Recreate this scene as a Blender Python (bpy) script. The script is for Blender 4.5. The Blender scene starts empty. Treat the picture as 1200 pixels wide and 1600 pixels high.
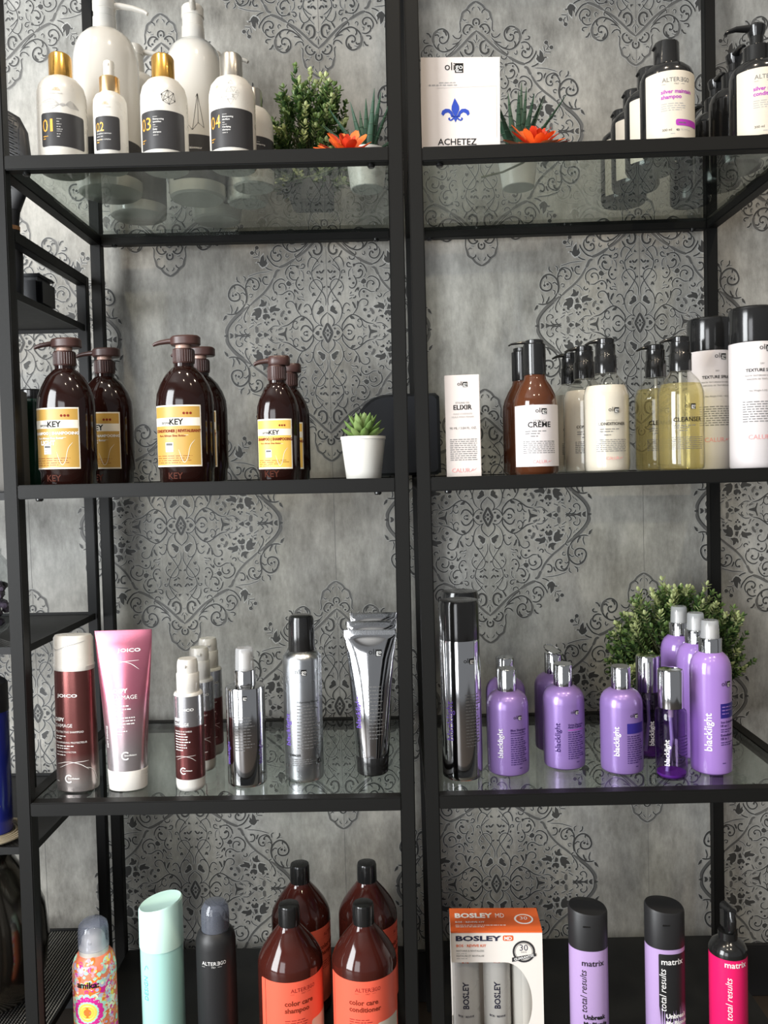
import bpy, bmesh, math, random
from mathutils import Matrix, Vector
sin, cos, pi = math.sin, math.cos, math.pi
random.seed(7)
S = bpy.context.scene
COL = S.collection
H = 0.93                                   # camera height above the floor

# ------------------------------------------------------------------ camera
PITCH, YAW, ROLL, FPX = -0.04661, -0.01723, -0.02941, 1312.2
fw = Vector((sin(YAW)*cos(PITCH), cos(YAW)*cos(PITCH), sin(PITCH)))
rt = Vector((cos(YAW), -sin(YAW), 0)); up = rt.cross(fw)
rt, up = cos(ROLL)*rt + sin(ROLL)*up, -sin(ROLL)*rt + cos(ROLL)*up
cd = bpy.data.cameras.new('camera'); cam = bpy.data.objects.new('camera', cd); COL.objects.link(cam)
cd.sensor_fit = 'VERTICAL'; cd.sensor_height = 36.0; cd.lens = 36.0*FPX/1600.0
cd.clip_start = 0.02
cam.matrix_world = Matrix(((rt.x, up.x, -fw.x, -0.02446), (rt.y, up.y, -fw.y, -1.05815), (rt.z, up.z, -fw.z, H), (0, 0, 0, 1)))
S.camera = cam

# ------------------------------------------------------------------ world, light, exposure
S.view_settings.view_transform = 'Standard'; S.view_settings.look = 'None'
S.view_settings.gamma = 1.0; S.view_settings.use_curve_mapping = False
S.view_settings.exposure = 0.62
S.cycles.use_denoising = True
S.cycles.max_bounces = 10; S.cycles.transparent_max_bounces = 24
S.cycles.caustics_reflective = False; S.cycles.caustics_refractive = False
S.cycles.sample_clamp_indirect = 4.0
w = bpy.data.worlds.new('room_ambient'); S.world = w; w.use_nodes = True
bg = w.node_tree.nodes['Background']; bg.inputs[0].default_value = (0.93, 0.96, 1.0, 1); bg.inputs[1].default_value = 0.17

def area(name, loc, target, sx, sy, power, color, spread=180):
    l = bpy.data.lights.new(name, 'AREA'); l.shape = 'RECTANGLE'; l.size = sx; l.size_y = sy
    l.energy = power; l.color = color; l.spread = math.radians(spread)
    o = bpy.data.objects.new(name, l); COL.objects.link(o); o.location = loc
    o.rotation_euler = (Vector(target)-Vector(loc)).to_track_quat('-Z', 'Y').to_euler()
    return o
area('window_daylight', (-2.2, -1.70, 1.15), (0.0, 0.1, 0.80), 1.1, 2.0, 88, (0.95, 0.98, 1.0))
area('shopfront_daylight', (-1.3, -2.9, 0.95), (0.0, 0.2, 0.75), 1.0, 1.6, 20, (0.95, 0.97, 1.0))
for i, (lx, ly) in enumerate([(-0.75, -0.55), (0.1, -0.6), (0.85, -0.55), (-0.3, -1.5), (0.6, -1.5)]):
    l = bpy.data.lights.new('ceiling_downlight', 'SPOT'); l.energy = 21; l.color = (1.0, 0.84, 0.64)
    l.shadow_soft_size = 0.03; l.spot_size = math.radians(115); l.spot_blend = 0.8
    o = bpy.data.objects.new('ceiling_downlight', l); COL.objects.link(o); o.location = (lx, ly, 2.45)

# ------------------------------------------------------------------ materials
MATS = {}
def mat(name, col=(0.5, 0.5, 0.5), rough=0.5, metal=0.0, coat=0.0, trans=0.0, ior=1.45, spec=0.5, sss=0.0, noise=None, alpha=1.0):
    if name in MATS: return MATS[name]
    m = bpy.data.materials.new(name); m.use_nodes = True; MATS[name] = m
    n = m.node_tree.nodes; p = n['Principled BSDF']
    p.inputs['Base Color'].default_value = (*col, 1); p.inputs['Roughness'].default_value = rough
    p.inputs['Metallic'].default_value = metal; p.inputs['Coat Weight'].default_value = coat
    p.inputs['Coat Roughness'].default_value = 0.08
    p.inputs['Transmission Weight'].default_value = trans; p.inputs['IOR'].default_value = ior
    p.inputs['Specular IOR Level'].default_value = spec
    p.inputs['Alpha'].default_value = alpha
    if sss: p.inputs['Subsurface Weight'].default_value = sss; p.inputs['Subsurface Scale'].default_value = 0.004
    # a little procedural variation so that no surface is perfectly even
    sc, amt = noise if noise else (60.0, 0.06)
    L = m.node_tree.links
    tc = n.new('ShaderNodeTexCoord'); nz = n.new('ShaderNodeTexNoise'); nz.inputs['Scale'].default_value = sc; nz.inputs['Detail'].default_value = 3
    mr = n.new('ShaderNodeMapRange'); mr.inputs['To Min'].default_value = max(0, rough-amt*0.6); mr.inputs['To Max'].default_value = min(1, rough+amt*0.6)
    L.new(tc.outputs['Object'], nz.inputs['Vector']); L.new(nz.outputs['Fac'], mr.inputs['Value']); L.new(mr.outputs['Result'], p.inputs['Roughness'])
    return m

def thin_clear(name, tint, ior=1.5, rough=0.0, body=0.0, bodycol=(1, 1, 1)):
    """thin clear sheet or shell: tinted see-through with a Fresnel reflection"""
    if name in MATS: return MATS[name]
    m = bpy.data.materials.new(name); m.use_nodes = True; MATS[name] = m
    t = m.node_tree; n = t.nodes; L = t.links; n.clear()
    out = n.new('ShaderNodeOutputMaterial'); mx = n.new('ShaderNodeMixShader')
    tr = n.new('ShaderNodeBsdfTransparent'); gl = n.new('ShaderNodeBsdfGlossy'); fr = n.new('ShaderNodeFresnel')
    ge = n.new('ShaderNodeNewGeometry'); mr = n.new('ShaderNodeMapRange')
    mr.inputs['To Min'].default_value = ior; mr.inputs['To Max'].default_value = 1.0/ior
    L.new(ge.outputs['Backfacing'], mr.inputs['Value']); L.new(mr.outputs['Result'], fr.inputs['IOR'])
    tr.inputs['Color'].default_value = (*tint, 1); gl.inputs['Roughness'].default_value = rough
    L.new(fr.outputs['Fac'], mx.inputs[0]); L.new(gl.outputs[0], mx.inputs[2])
    if body > 0:
        df = n.new('ShaderNodeBsdfDiffuse'); df.inputs['Color'].default_value = (*bodycol, 1)
        m2 = n.new('ShaderNodeMixShader'); m2.inputs[0].default_value = body
        L.new(tr.outputs[0], m2.inputs[1]); L.new(df.outputs[0], m2.inputs[2]); L.new(m2.outputs[0], mx.inputs[1])
    else: L.new(tr.outputs[0], mx.inputs[1])
    L.new(mx.outputs[0], out.inputs[0])
    return m

def wall_material():
    m = bpy.data.materials.new('grey_concrete_wallpaper'); m.use_nodes = True
    t = m.node_tree; n = t.nodes; L = t.links; p = n['Principled BSDF']
    tc = n.new('ShaderNodeTexCoord')
    def noise(scale, det, rough, stretch=(1, 1, 1)):
        mp = n.new('ShaderNodeMapping'); mp.inputs['Scale'].default_value = stretch
        nz = n.new('ShaderNodeTexNoise'); nz.inputs['Scale'].default_value = scale; nz.inputs['Detail'].default_value = det; nz.inputs['Roughness'].default_value = rough
        L.new(tc.outputs['Object'], mp.inputs['Vector']); L.new(mp.outputs[0], nz.inputs['Vector']); return nz.outputs['Fac']
    a = noise(7, 6, 0.62); b = noise(22, 8, 0.72, (2.0, 1, 0.75)); c = noise(75, 5, 0.65, (2.2, 1, 0.8)); warm = noise(2.3, 3, 0.5)
    def mul(x, k):
        q = n.new('ShaderNodeMath'); q.operation = 'MULTIPLY'; q.inputs[1].default_value = k; L.new(x, q.inputs[0]); return q.outputs[0]
    def addn(x, y):
        q = n.new('ShaderNodeMath'); q.operation = 'ADD'; L.new(x, q.inputs[0]); L.new(y, q.inputs[1]); return q.outputs[0]
    f = addn(addn(mul(a, .46), mul(b, .40)), mul(c, .14))
    cr = n.new('ShaderNodeValToRGB'); e = cr.color_ramp.elements
    e[0].position = .36; e[0].color = (.17, .165, .150, 1); e[1].position = .64; e[1].color = (.52, .51, .475, 1)
    mid = cr.color_ramp.elements.new(.5); mid.color = (.335, .33, .305, 1)
    L.new(f, cr.inputs[0])
    mx = n.new('ShaderNodeMix'); mx.data_type = 'RGBA'; mx.blend_type = 'MULTIPLY'
    cr2 = n.new('ShaderNodeValToRGB'); e = cr2.color_ramp.elements; e[0].position = .4; e[0].color = (1, 1, 1, 1); e[1].position = .65; e[1].color = (1, .955, .90, 1)
    L.new(warm, cr2.inputs[0]); mx.inputs[0].default_value = 1.0
    L.new(cr.outputs[0], mx.inputs[6]); L.new(cr2.outputs[0], mx.inputs[7]); L.new(mx.outputs[2], p.inputs['Base Color'])
    bp = n.new('ShaderNodeBump'); bp.inputs['Strength'].default_value = .25; bp.inputs['Distance'].default_value = .002
    L.new(f, bp.inputs['Height']); L.new(bp.outputs[0], p.inputs['Normal']); p.inputs['Roughness'].default_value = .55
    p.inputs['Specular IOR Level'].default_value = .35
    return m

STEEL = mat('black_powder_steel', (.0065, .0065, .006), .5, 0, spec=.25, noise=(400, .12))
RACKM = mat('black_rack_steel', (.006, .006, .006), .5, 0, spec=.35)
GLASS = thin_clear('shelf_glass', (.86, .90, .875))
WHITE = mat('white_plastic', (.68, .655, .60), .28, sss=.0)
WHITEG = mat('white_gloss_plastic', (.68, .655, .60), .15, coat=.4)
GOLD = mat('brushed_gold', (.85, .48, .12), .25, 1)
ROSEGOLD = mat('rose_gold', (.85, .60, .32), .3, 1)
SILVERC = mat('champagne_silver', (.62, .58, .52), .3, 1)
CHROME = mat('chrome', (.62, .62, .63), .09, 1)
ALU = mat('brushed_aluminium', (.60, .62, .64), .28, 1)
BLK = mat('black_gloss_plastic', (.012, .012, .012), .16, coat=.3)
BLKM = mat('black_matte_plastic', (.016, .016, .017), .45)
INK = mat('black_ink', (.015, .015, .015), .6, spec=.12)
INKG = mat('grey_ink', (.16, .16, .16), .6, spec=.12)
INKL = mat('light_grey_ink', (.42, .41, .40), .6, spec=.12)
WINK = mat('white_ink', (.85, .84, .82), .6, spec=.12)
WINKD = mat('dim_white_ink', (.42, .41, .40), .6, spec=.12)
OINK = mat('orange_ink', (.85, .30, .04), .6, spec=.12)
GINK = mat('gold_ink', (.90, .45, .08), .3, .4)
PAPER = mat('white_label_paper', (.78, .75, .74), .5)
CREAM = mat('cream_label_paper', (.66, .60, .50), .5)
DGREY = mat('charcoal_label', (.035, .034, .036), .4)
PINKI = mat('pale_pink_ink', (.78, .32, .32), .6, spec=.12)
PURI = mat('purple_ink', (.42, .05, .42), .6, spec=.12)

# ------------------------------------------------------------------ geometry helpers
class Body:
    """stack of superellipse sections (z, a, b, n[, kx, ky]) centred on the z axis; front looks to -Y"""
    def __init__(s, secs, off=(0, 0)):
        s.secs = [tuple(q)+(0,)*(6-len(q)) for q in secs]; s.off = off; s.cache = {}
    def at(s, z):
        q = s.secs
        if z <= q[0][0]: return q[0][1:4]
        for i in range(len(q)-1):
            if q[i][0] <= z <= q[i+1][0] and q[i+1][0] > q[i][0]:
                t = (z-q[i][0])/(q[i+1][0]-q[i][0]); return tuple(q[i][k]*(1-t)+q[i+1][k]*t for k in (1, 2, 3))
        return q[-1][1:4]
    @staticmethod
    def sec(a, b, n, th):
        c, d = sin(th), -cos(th); e = 2.0/n
        return (a*math.copysign(abs(c)**e, c), b*math.copysign(abs(d)**e, d))
    def table(s, z):
        a, b, n = s.at(z); key = (round(a, 5), round(b, 5), round(n, 2))
        if key in s.cache: return s.cache[key]
        N = 96; P = [s.sec(a, b, n, pi*i/N) for i in range(N+1)]; A = [0]
        for i in range(N): A.append(A[-1]+math.hypot(P[i+1][0]-P[i][0], P[i+1][1]-P[i][1]))
        s.cache[key] = (P, A); return P, A
    def pt(s, u, z, off=0.0):
        P, A = s.table(z); sg = 1 if u >= 0 else -1; v = min(abs(u), A[-1]*.9999)
        lo, hi = 0, len(A)-1
        while hi-lo > 1:
            m = (lo+hi)//2
            if A[m] <= v: lo = m
            else: hi = m
        t = (v-A[lo])/max(1e-9, A[hi]-A[lo]); x = P[lo][0]*(1-t)+P[hi][0]*t; y = P[lo][1]*(1-t)+P[hi][1]*t
        dx, dy = P[hi][0]-P[lo][0], P[hi][1]-P[lo][1]; l = math.hypot(dx, dy) or 1
        nx, ny = -dy/l*-1, dx/l*-1                       # outward normal
        return Vector((sg*(x+nx*off)+s.off[0], y+ny*off+s.off[1], z))

class Plane:
    """upright flat face looking to -Y at y=-d"""
    def __init__(s, d, x0=0.0): s.d = d; s.x0 = x0
    def pt(s, u, z, off=0.0): return Vector((u+s.x0, -s.d-off, z))

class Turned:
    """a surface seen from another direction: rotates the result about z"""
    def __init__(s, base, ang): s.b = base; s.m = Matrix.Rotation(ang, 3, 'Z')
    def pt(s, u, z, off=0.0): return s.m @ s.b.pt(u, z, off)

TXT = {}
def glyphs(text, bold=0.0, shear=0.0):
    k = (text, bold, shear)
    if k in TXT: return TXT[k]
    c = bpy.data.curves.new('t', 'FONT'); c.body = text; c.size = 1; c.resolution_u = 2; c.offset = bold; c.shear = shear
    o = bpy.data.objects.new('t', c); COL.objects.link(o)
    dg = bpy.context.evaluated_depsgraph_get(); me = o.evaluated_get(dg).to_mesh()
    V = [(v.co.x, v.co.y) for v in me.vertices]; F = [tuple(p.vertices) for p in me.polygons]
    # keep only the front fill (no depth)
    o.evaluated_get(dg).to_mesh_clear(); bpy.data.objects.remove(o); bpy.data.curves.remove(c)
    if not V: V = [(0, 0)]
    x0 = min(v[0] for v in V); x1 = max(v[0] for v in V)
    V = [(v[0]-x0, v[1]) for v in V]
    TXT[k] = (V, F, x1-x0); return TXT[k]

class B:
    def __init__(s): s.v = []; s.f = []; s.m = []; s.mats = []
    def mi(s, m):
        if m not in s.mats: s.mats.append(m)
        return s.mats.index(m)
    def add(s, V, F, m):
        k = len(s.v); i = s.mi(m); s.v += [tuple(v) for v in V]
        for f in F: s.f.append(tuple(k+j for j in f)); s.m.append(i)
    def loft(s, body, m, seg=48, cap=(True, True)):
        if not isinstance(body, Body): body = Body(body)
        V, F = [], []
        for (z, a, b, n, kx, ky) in body.secs:
            for i in range(seg):
                x, y = Body.sec(a, b, n, 2*pi*i/seg); V.append((x+body.off[0], y+body.off[1], z+kx*x+ky*y))
        R = len(body.secs)
        for r in range(R-1):
            for i in range(seg):
                j = (i+1) % seg; F.append((r*seg+i, r*seg+j, (r+1)*seg+j, (r+1)*seg+i))
        if cap[0]: F.append(tuple(range(seg-1, -1, -1)))
        if cap[1]: F.append(tuple((R-1)*seg+i for i in range(seg)))
        s.add(V, F, m); return body
    def box(s, c, d, m, bev=0.0, rot=None):
        bm = bmesh.new(); bmesh.ops.create_cube(bm, size=1)
        for v in bm.verts: v.co = Vector((v.co.x*d[0], v.co.y*d[1], v.co.z*d[2]))
        if bev: bmesh.ops.bevel(bm, geom=bm.edges[:], offset=bev, segments=2, affect='EDGES')
        bm.verts.index_update()
        V = [v.co.copy() for v in bm.verts]
        if rot is not None: V = [rot @ v for v in V]
        s.add([v+Vector(c) for v in V], [tuple(v.index for v in f.verts) for f in bm.faces], m); bm.free()
    def tube(s, P, R, m, seg=14, flat=1.0, cap=True):
        P = [Vector(p) for p in P]; R = R if isinstance(R, (list, tuple)) else [R]*len(P); V, F = [], []
        prev = None
        for i, p in enumerate(P):
            t = (P[min(i+1, len(P)-1)]-P[max(i-1, 0)]).normalized()
            ref = Vector((0, 0, 1)) if abs(t.z) < .9 else Vector((0, 1, 0))
            sd = t.cross(ref).normalized() if prev is None else (prev-t*prev.dot(t)).normalized(); prev = sd
            u2 = sd.cross(t).normalized()
            for k in range(seg):
                a = 2*pi*k/seg; V.append(p+sd*(R[i]*cos(a))+u2*(R[i]*flat*sin(a)))
        for i in range(len(P)-1):
            for k in range(seg):
                j = (k+1) % seg; F.append((i*seg+k, i*seg+j, (i+1)*seg+j, (i+1)*seg+k))
        if cap: F.append(tuple(range(seg-1, -1, -1))); F.append(tuple((len(P)-1)*seg+k for k in range(seg)))
        s.add(V, F, m)
    def patch(s, surf, u0, u1, z0, z1, m, off=.0002, rad=0.0, nu=24, arch=0.0):
        rows = [z0]
        if rad: rows += [z0+rad*(1-cos(a*pi/8)) for a in (1, 2, 3, 4)] + [z1-rad*(1-cos(a*pi/8)) for a in (4, 3, 2, 1)]
        else: rows += [z0+(z1-z0)*k/4 for k in (1, 2, 3)]
        rows.append(z1); V, F = [], []
        for z in rows:
            ins = 0
            if rad:
                d = min(z-z0, z1-z)
                if d < rad: ins = rad-math.sqrt(max(0, rad*rad-(rad-d)**2))
            for i in range(nu+1):
                u = (u0+ins)+(u1-u0-2*ins)*i/nu
                zz = z + (arch*(1-((u-(u0+u1)/2)/((u1-u0)/2))**2) if (arch and z == z1) else 0)
                V.append(surf.pt(u, zz, off))
        for r in range(len(rows)-1):
            for i in range(nu): k = r*(nu+1)+i; F.append((k, k+1, k+nu+2, k+nu+1))
        s.add(V, F, m)
    def text(s, surf, txt, u, z, m, w=None, h=None, off=.0004, al='c', vert=False, bold=0.0, shear=0.0, wmax=None):
        V, F, W = glyphs(txt, bold, shear)
        k = (w/W) if w else h/.73
        kx = k; ky = (h/.73) if (h and w) else k
        if wmax and W*kx > wmax: kx = wmax/W
        x0 = {'c': -W*kx/2, 'l': 0, 'r': -W*kx}[al]; out = []
        for a, b in V:
            a, b = a*kx+x0, b*ky
            out.append(surf.pt(u-b, z+a, off) if vert else surf.pt(u+a, z+b, off))
        s.add(out, F, m)
    def lines(s, surf, u, z, w, n, pitch, m, th=None, al='l', off=.0004, word=.0035, seed=1):
        rnd = random.Random(seed); th = th or pitch*.42
        for r in range(n):
            ww = w*(rnd.uniform(.72, 1) if r < n-1 else rnd.uniform(.35, .7)) if al != 'j' else w
            x = u-(ww/2 if al == 'c' else 0); end = x+ww; zz = z-r*pitch
            while x < end-.0006:
                l = min(rnd.uniform(.5, 1.6)*word, end-x)
                V = [surf.pt(x, zz, off), surf.pt(x+l/2, zz, off), surf.pt(x+l, zz, off), surf.pt(x+l, zz+th, off), surf.pt(x+l/2, zz+th, off), surf.pt(x, zz+th, off)]
                s.add(V, [(0, 1, 4, 5), (1, 2, 3, 4)], m); x += l+word*.28
    def poly(s, surf, pts, m, off=.0004):
        """flat polygon given by (u, z) points, ear-cut"""
        from mathutils.geometry import tessellate_polygon
        V = [surf.pt(a, b, off) for a, b in pts]
        T = tessellate_polygon([[Vector((a, b, 0)) for a, b in pts]])
        s.add(V, [tuple(t) for t in T], m)
    def disc(s, surf, u, z, r, m, off=.0004, n=12, ry=None):
        ry = ry or r
        V = [surf.pt(u, z, off)]+[surf.pt(u+r*cos(2*pi*i/n), z+ry*sin(2*pi*i/n), off) for i in range(n)]
        s.add(V, [(0, 1+i, 1+(i+1) % n) for i in range(n)], m)
    def stroke(s, surf, P, wd, m, off=.0004, taper=True, fine=4, wmin=.35, widths=None):
        P = [Vector((a, b)) for a, b in P]; Q = []
        if len(P) > 2 and fine > 1:
            E = [P[0]*2-P[1]]+P+[P[-1]*2-P[-2]]
            for i in range(1, len(E)-2):
                for k in range(fine):
                    t = k/fine; a, b, c, d = E[i-1], E[i], E[i+1], E[i+2]
                    Q.append(.5*((2*b)+(c-a)*t+(2*a-5*b+4*c-d)*t*t+(3*b-a-3*c+d)*t**3))
            Q.append(P[-1])
        else: Q = P
        V, F = [], []; N = len(Q)
        for i, q in enumerate(Q):
            d = Q[min(i+1, N-1)]-Q[max(0, i-1)]; d = d.normalized() if d.length > 1e-9 else Vector((1, 0)); nn = Vector((-d.y, d.x))
            t = i/(N-1)
            if widths: ww = widths[0]*(1-t)+widths[1]*t
            else: ww = wd*(wmin+(1-wmin)*min(1, 2.2*sin(pi*t)**.8) if taper else 1)
            for sg in (-1, 1):
                e = q+nn*(sg*ww/2); V.append(surf.pt(e.x, e.y, off))
        for i in range(N-1): F.append((2*i, 2*i+2, 2*i+3, 2*i+1))
        s.add(V, F, m)
    def make(s, name, parent=None, label=None, smooth=True, ang=38):
        me = bpy.data.meshes.new(name); me.from_pydata(s.v, [], s.f)
        for m in s.mats: me.materials.append(m)
        me.polygons.foreach_set('material_index', s.m); me.update()
        if smooth: me.shade_smooth(); me.set_sharp_from_angle(angle=math.radians(ang))
        o = bpy.data.objects.new(name, me); COL.objects.link(o)
        if parent: o.parent = parent
        if label: o['label'] = label
        return o

def Lm(prof, off=(0, 0)): return Body([(z, r, r, 2) for r, z in prof], off)

# ------------------------------------------------------------------ frames of the two shelf units
le = 0.00921; ya = 0.00769
ML = Matrix.Translation((-0.52002, -0.00953, H)) @ Matrix.Rotation(ya, 4, 'Z') @ Matrix.Rotation(le, 4, 'Y')
MR = Matrix.Translation((0, 0, H))
U = {'L': ML, 'R': MR}
T = 0.0175; W = 0.51; D = 0.36
SH = {'L': [0, .40511, -.00216, -.4092, -.81033], 'R': [0, .40088, -.00749, -.41524, -.81033]}

def thing(name, label, cat, unit, x, y, shelf, rz=0.0, group=None, z=None):
    o = bpy.data.objects.new(name, None); COL.objects.link(o); o.empty_display_size = .02
    zz = z if z is not None else SH[unit][shelf]+(-.0007 if shelf != 4 else .0006)
    o.matrix_world = U[unit] @ Matrix.Translation((x, y, zz)) @ Matrix.Rotation(rz, 4, 'Z')
    o['label'] = label; o['category'] = cat
    if group: o['group'] = group
    return o
def dup(src, label, unit, x, y, shelf, rz=0.0, z=None, scale=1.0):
    o = src.copy(); COL.objects.link(o)
    zz = z if z is not None else SH[unit][shelf]+(-.0007 if shelf != 4 else .0006)
    o.matrix_world = U[unit] @ Matrix.Translation((x, y, zz)) @ Matrix.Rotation(rz, 4, 'Z') @ Matrix.Scale(scale, 4)
    o['label'] = label
    for ch in list(src.children):
        c = ch.copy(); COL.objects.link(c); c.parent = o
        for g in list(ch.children):
            d = g.copy(); COL.objects.link(d); d.parent = c
    return o

# ------------------------------------------------------------------ the setting
WY = 0.386
def structure(o): o['kind'] = 'structure'; return o
b = B(); b.box((0, -1.2, -.05), (6, 4.0, .1), mat('grey_brown_tile', (.055, .043, .034), .45, noise=(8, .2))); structure(b.make('floor', smooth=False))
b = B(); b.box((0, -1.2, 2.65), (6, 4.0, .1), mat('ceiling_paint', (.55, .54, .52), .8)); structure(b.make('ceiling', smooth=False))

b = B(); b.box((0, WY-.006, .045), (4.4, .012, .090), BLKM, bev=.002); structure(b.make('baseboard_back'))
# printed damask of the wallpaper: strokes traced for one quarter, mirrored four ways
Z1 = lambda P: [(280+x/13.333, 815+y/13.333) for x, y in P]
Z2 = lambda P: [(345+x/10.909, 770+y/10.909) for x, y in P]
Z3 = lambda P: [(280+x/13.333, 905+y/13.333) for x, y in P]
Z4 = lambda P: [(330+x/10.909, 880+y/10.909) for x, y in P]
ST = []; PG = []; DT = []
def s1(w, *P): ST.append((Z1(P), w))
def s2(w, *P): ST.append((Z2(P), w))
def s3(w, *P): ST.append((Z3(P), w))
def s4(w, *P): ST.append((Z4(P), w))
s1(2.3, (168, 102), (122, 200), (74, 305)); s1(.5, (140, 105), (105, 185), (72, 255))
s1(.9, (160, 232), (230, 260), (300, 230), (345, 170), (368, 108)); s1(1.1, (165, 240), (205, 290), (205, 360), (165, 430), (78, 515))
s1(1.4, (375, 110), (365, 230), (420, 320), (500, 400), (600, 440), (700, 400), (800, 320), (880, 265), (1000, 230))
s1(1.7, (385, 140), (430, 205), (500, 250), (570, 235), (620, 150)); s1(1.0, (480, 130), (530, 130), (560, 95))
s1(1.0, (670, 240), (690, 190), (740, 185), (780, 240), (770, 310), (720, 345), (690, 310), (715, 285))
s1(1.1, (600, 440), (660, 510), (700, 580), (740, 680), (800, 730), (870, 730), (920, 680), (900, 610), (850, 600))
s1(1.9, (705, 590), (712, 650), (715, 705)); s1(2.2, (660, 560), (640, 630), (605, 690))
s1(.85, (230, 265), (320, 340), (370, 450), (385, 560), (350, 680), (270, 800), (190, 940), (170, 1030), (210, 1120), (290, 1165), (370, 1140), (430, 1060), (440, 970), (400, 900))
s1(.85, (110, 650), (105, 780), (160, 900), (230, 980), (310, 1080), (370, 1180), (395, 1300), (360, 1420), (280, 1540), (190, 1650))
s1(1.1, (430, 470), (390, 490), (400, 570), (440, 650), (490, 675), (530, 650), (550, 620)); s1(1.1, (485, 515), (515, 545), (550, 505))
s1(1.1, (350, 680), (290, 740), (230, 740), (205, 700)); s1(1.0, (210, 765), (208, 800)); s1(1.1, (345, 990), (380, 990), (410, 1030))
for l in [((165, 1200), (210, 1155)), ((220, 1185), (290, 1222)), ((140, 1360), (195, 1290)), ((205, 1290), (240, 1340)), ((125, 1035), (150, 1000)), ((410, 1165), (425, 1210))]:
    s1(1.9, l[0], ((l[0][0]+l[1][0])/2, (l[0][1]+l[1][1])/2+1), l[1])
s1(.6, (205, 1240), (270, 1300)); s1(2, (545, 755), (600, 775)); s1(1.4, (620, 770), (665, 775), (682, 815)); s1(2, (570, 850), (600, 892)); s1(1.5, (560, 820), (640, 825)); s1(1.4, (670, 885), (700, 930), (745, 965), (735, 900))
s1(1.2, (560, 1010), (590, 970), (650, 970), (700, 1030), (715, 1100), (680, 1190), (660, 1215))
s1(1.4, (700, 1160), (780, 1160), (840, 1220), (845, 1290), (800, 1325), (765, 1290)); s1(1.1, (760, 770), (750, 850), (800, 925), (870, 940), (940, 905), (1000, 870), (1080, 870))
s1(1.2, (920, 950), (920, 1020), (960, 1080), (1030, 1085), (1070, 1040), (1045, 1010)); s1(1.3, (1150, 920), (1180, 1000), (1160, 1090), (1080, 1160), (1000, 1175), (940, 1140))
s1(.9, (900, 470), (960, 490)); s1(3.2, (1010, 420), (1005, 480), (955, 545)); s1(2.2, (1040, 270), (1085, 360)); s1(2.4, (1010, 220), (1080, 172)); s1(1.6, (1100, 860), (1120, 910), (1170, 930))
s1(1.6, (935, 20), (938, 70), (925, 140), (908, 215)); s1(1.3, (790, 20), (800, 60)); s1(1.3, (795, 140), (800, 105)); s1(.9, (860, 160), (810, 185), (785, 240)); s1(1.2, (760, 900), (745, 840))
s1(1.0, (1130, 130), (1105, 175)); s1(1.8, (855, 985), (850, 1020)); s1(1.2, (760, 1090), (800, 1080)); s1(.7, (860, 1160), (895, 1200), (905, 1235)); s1(.6, (560, 1190), (570, 1300), (620, 1360)); s1(.6, (650, 1260), (650, 1340)); s1(1.2, (1090, 750), (1105, 715)); s1(2.0, (1060, 550), (1130, 560), (1180, 590)); s1(1.6, (1120, 650), (1180, 625)); s1(1.4, (1130, 460), (1150, 490), (1190, 470))
s2(3.3, (1032, 525), (1040, 620), (990, 720), (900, 830), (790, 920), (680, 1005)); s2(1.0, (1010, 530), (1012, 610), (962, 710), (872, 812), (770, 900))
s2(2.4, (655, 1010), (560, 1100), (430, 1210), (320, 1340), (250, 1470)); s4(2.9, (413, 272), (390, 310), (360, 380), (310, 400))
s2(1.1, (712, 755), (745, 800), (730, 880), (690, 950), (660, 1000), (665, 1035), (700, 1045)); s2(1.4, (780, 840), (800, 800)); s2(1.6, (820, 795), (850, 758)); s2(1.4, (675, 870), (688, 925)); s2(1.0, (655, 840), (650, 870))
s2(1.1, (880, 600), (890, 660), (850, 710), (800, 700), (782, 665), (815, 650)); s2(1.2, (740, 545), (800, 570), (820, 610)); s2(1.1, (690, 550), (735, 590), (738, 620), (705, 642)); s2(1.6, (645, 545), (700, 520), (830, 530), (900, 520)); s2(1.8, (650, 575), (690, 535))
s2(3.6, (540, 580), (530, 620), (545, 685)); s2(2.8, (460, 730), (525, 702)); s2(2.6, (590, 700), (655, 655)); s2(2, (580, 742), (630, 730)); s2(1.6, (535, 740), (575, 770)); s2(2.6, (150, 710), (185, 790)); s2(2.6, (100, 650), (170, 620)); s2(2.4, (90, 720), (120, 750))
s2(.8, (160, 690), (240, 690), (300, 650), (352, 600)); s2(1.2, (280, 580), (300, 620), (262, 652)); s2(1.3, (425, 590), (470, 605)); s2(1.1, (210, 605), (195, 640)); s2(1.8, (265, 770), (280, 800), (225, 800)); s2(1.3, (215, 860), (240, 920)); s2(1.6, (330, 1060), (325, 1020)); s2(1.2, (330, 950), (350, 1000)); s2(.6, (300, 1100), (340, 1160), (420, 1200)); s2(1.1, (185, 1110), (195, 1075))
s2(1.6, (720, 1060), (760, 990), (830, 920), (900, 885), (970, 875), (1030, 885)); s2(1.2, (960, 890), (945, 950), (975, 1040)); s2(1.8, (905, 900), (870, 940), (850, 1003))
s2(1.9, (720, 1060), (700, 1150), (720, 1260), (780, 1330), (860, 1360), (940, 1330), (990, 1250), (1000, 1170), (960, 1110), (880, 1095), (820, 1130), (820, 1200), (870, 1240)); s2(1.6, (900, 1285), (905, 1330), (950, 1320)); s2(1.2, (940, 1180), (930, 1250)); s2(1.6, (1000, 1190), (975, 1280), (910, 1340))
s2(1.1, (760, 1030), (760, 1090), (800, 1112)); s2(1.3, (715, 1185), (760, 1230), (800, 1215)); s2(1.5, (700, 1060), (690, 1180), (715, 1300), (700, 1380), (650, 1440), (600, 1430), (590, 1395)); s2(1.1, (640, 1325), (680, 1340), (705, 1310))
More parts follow.
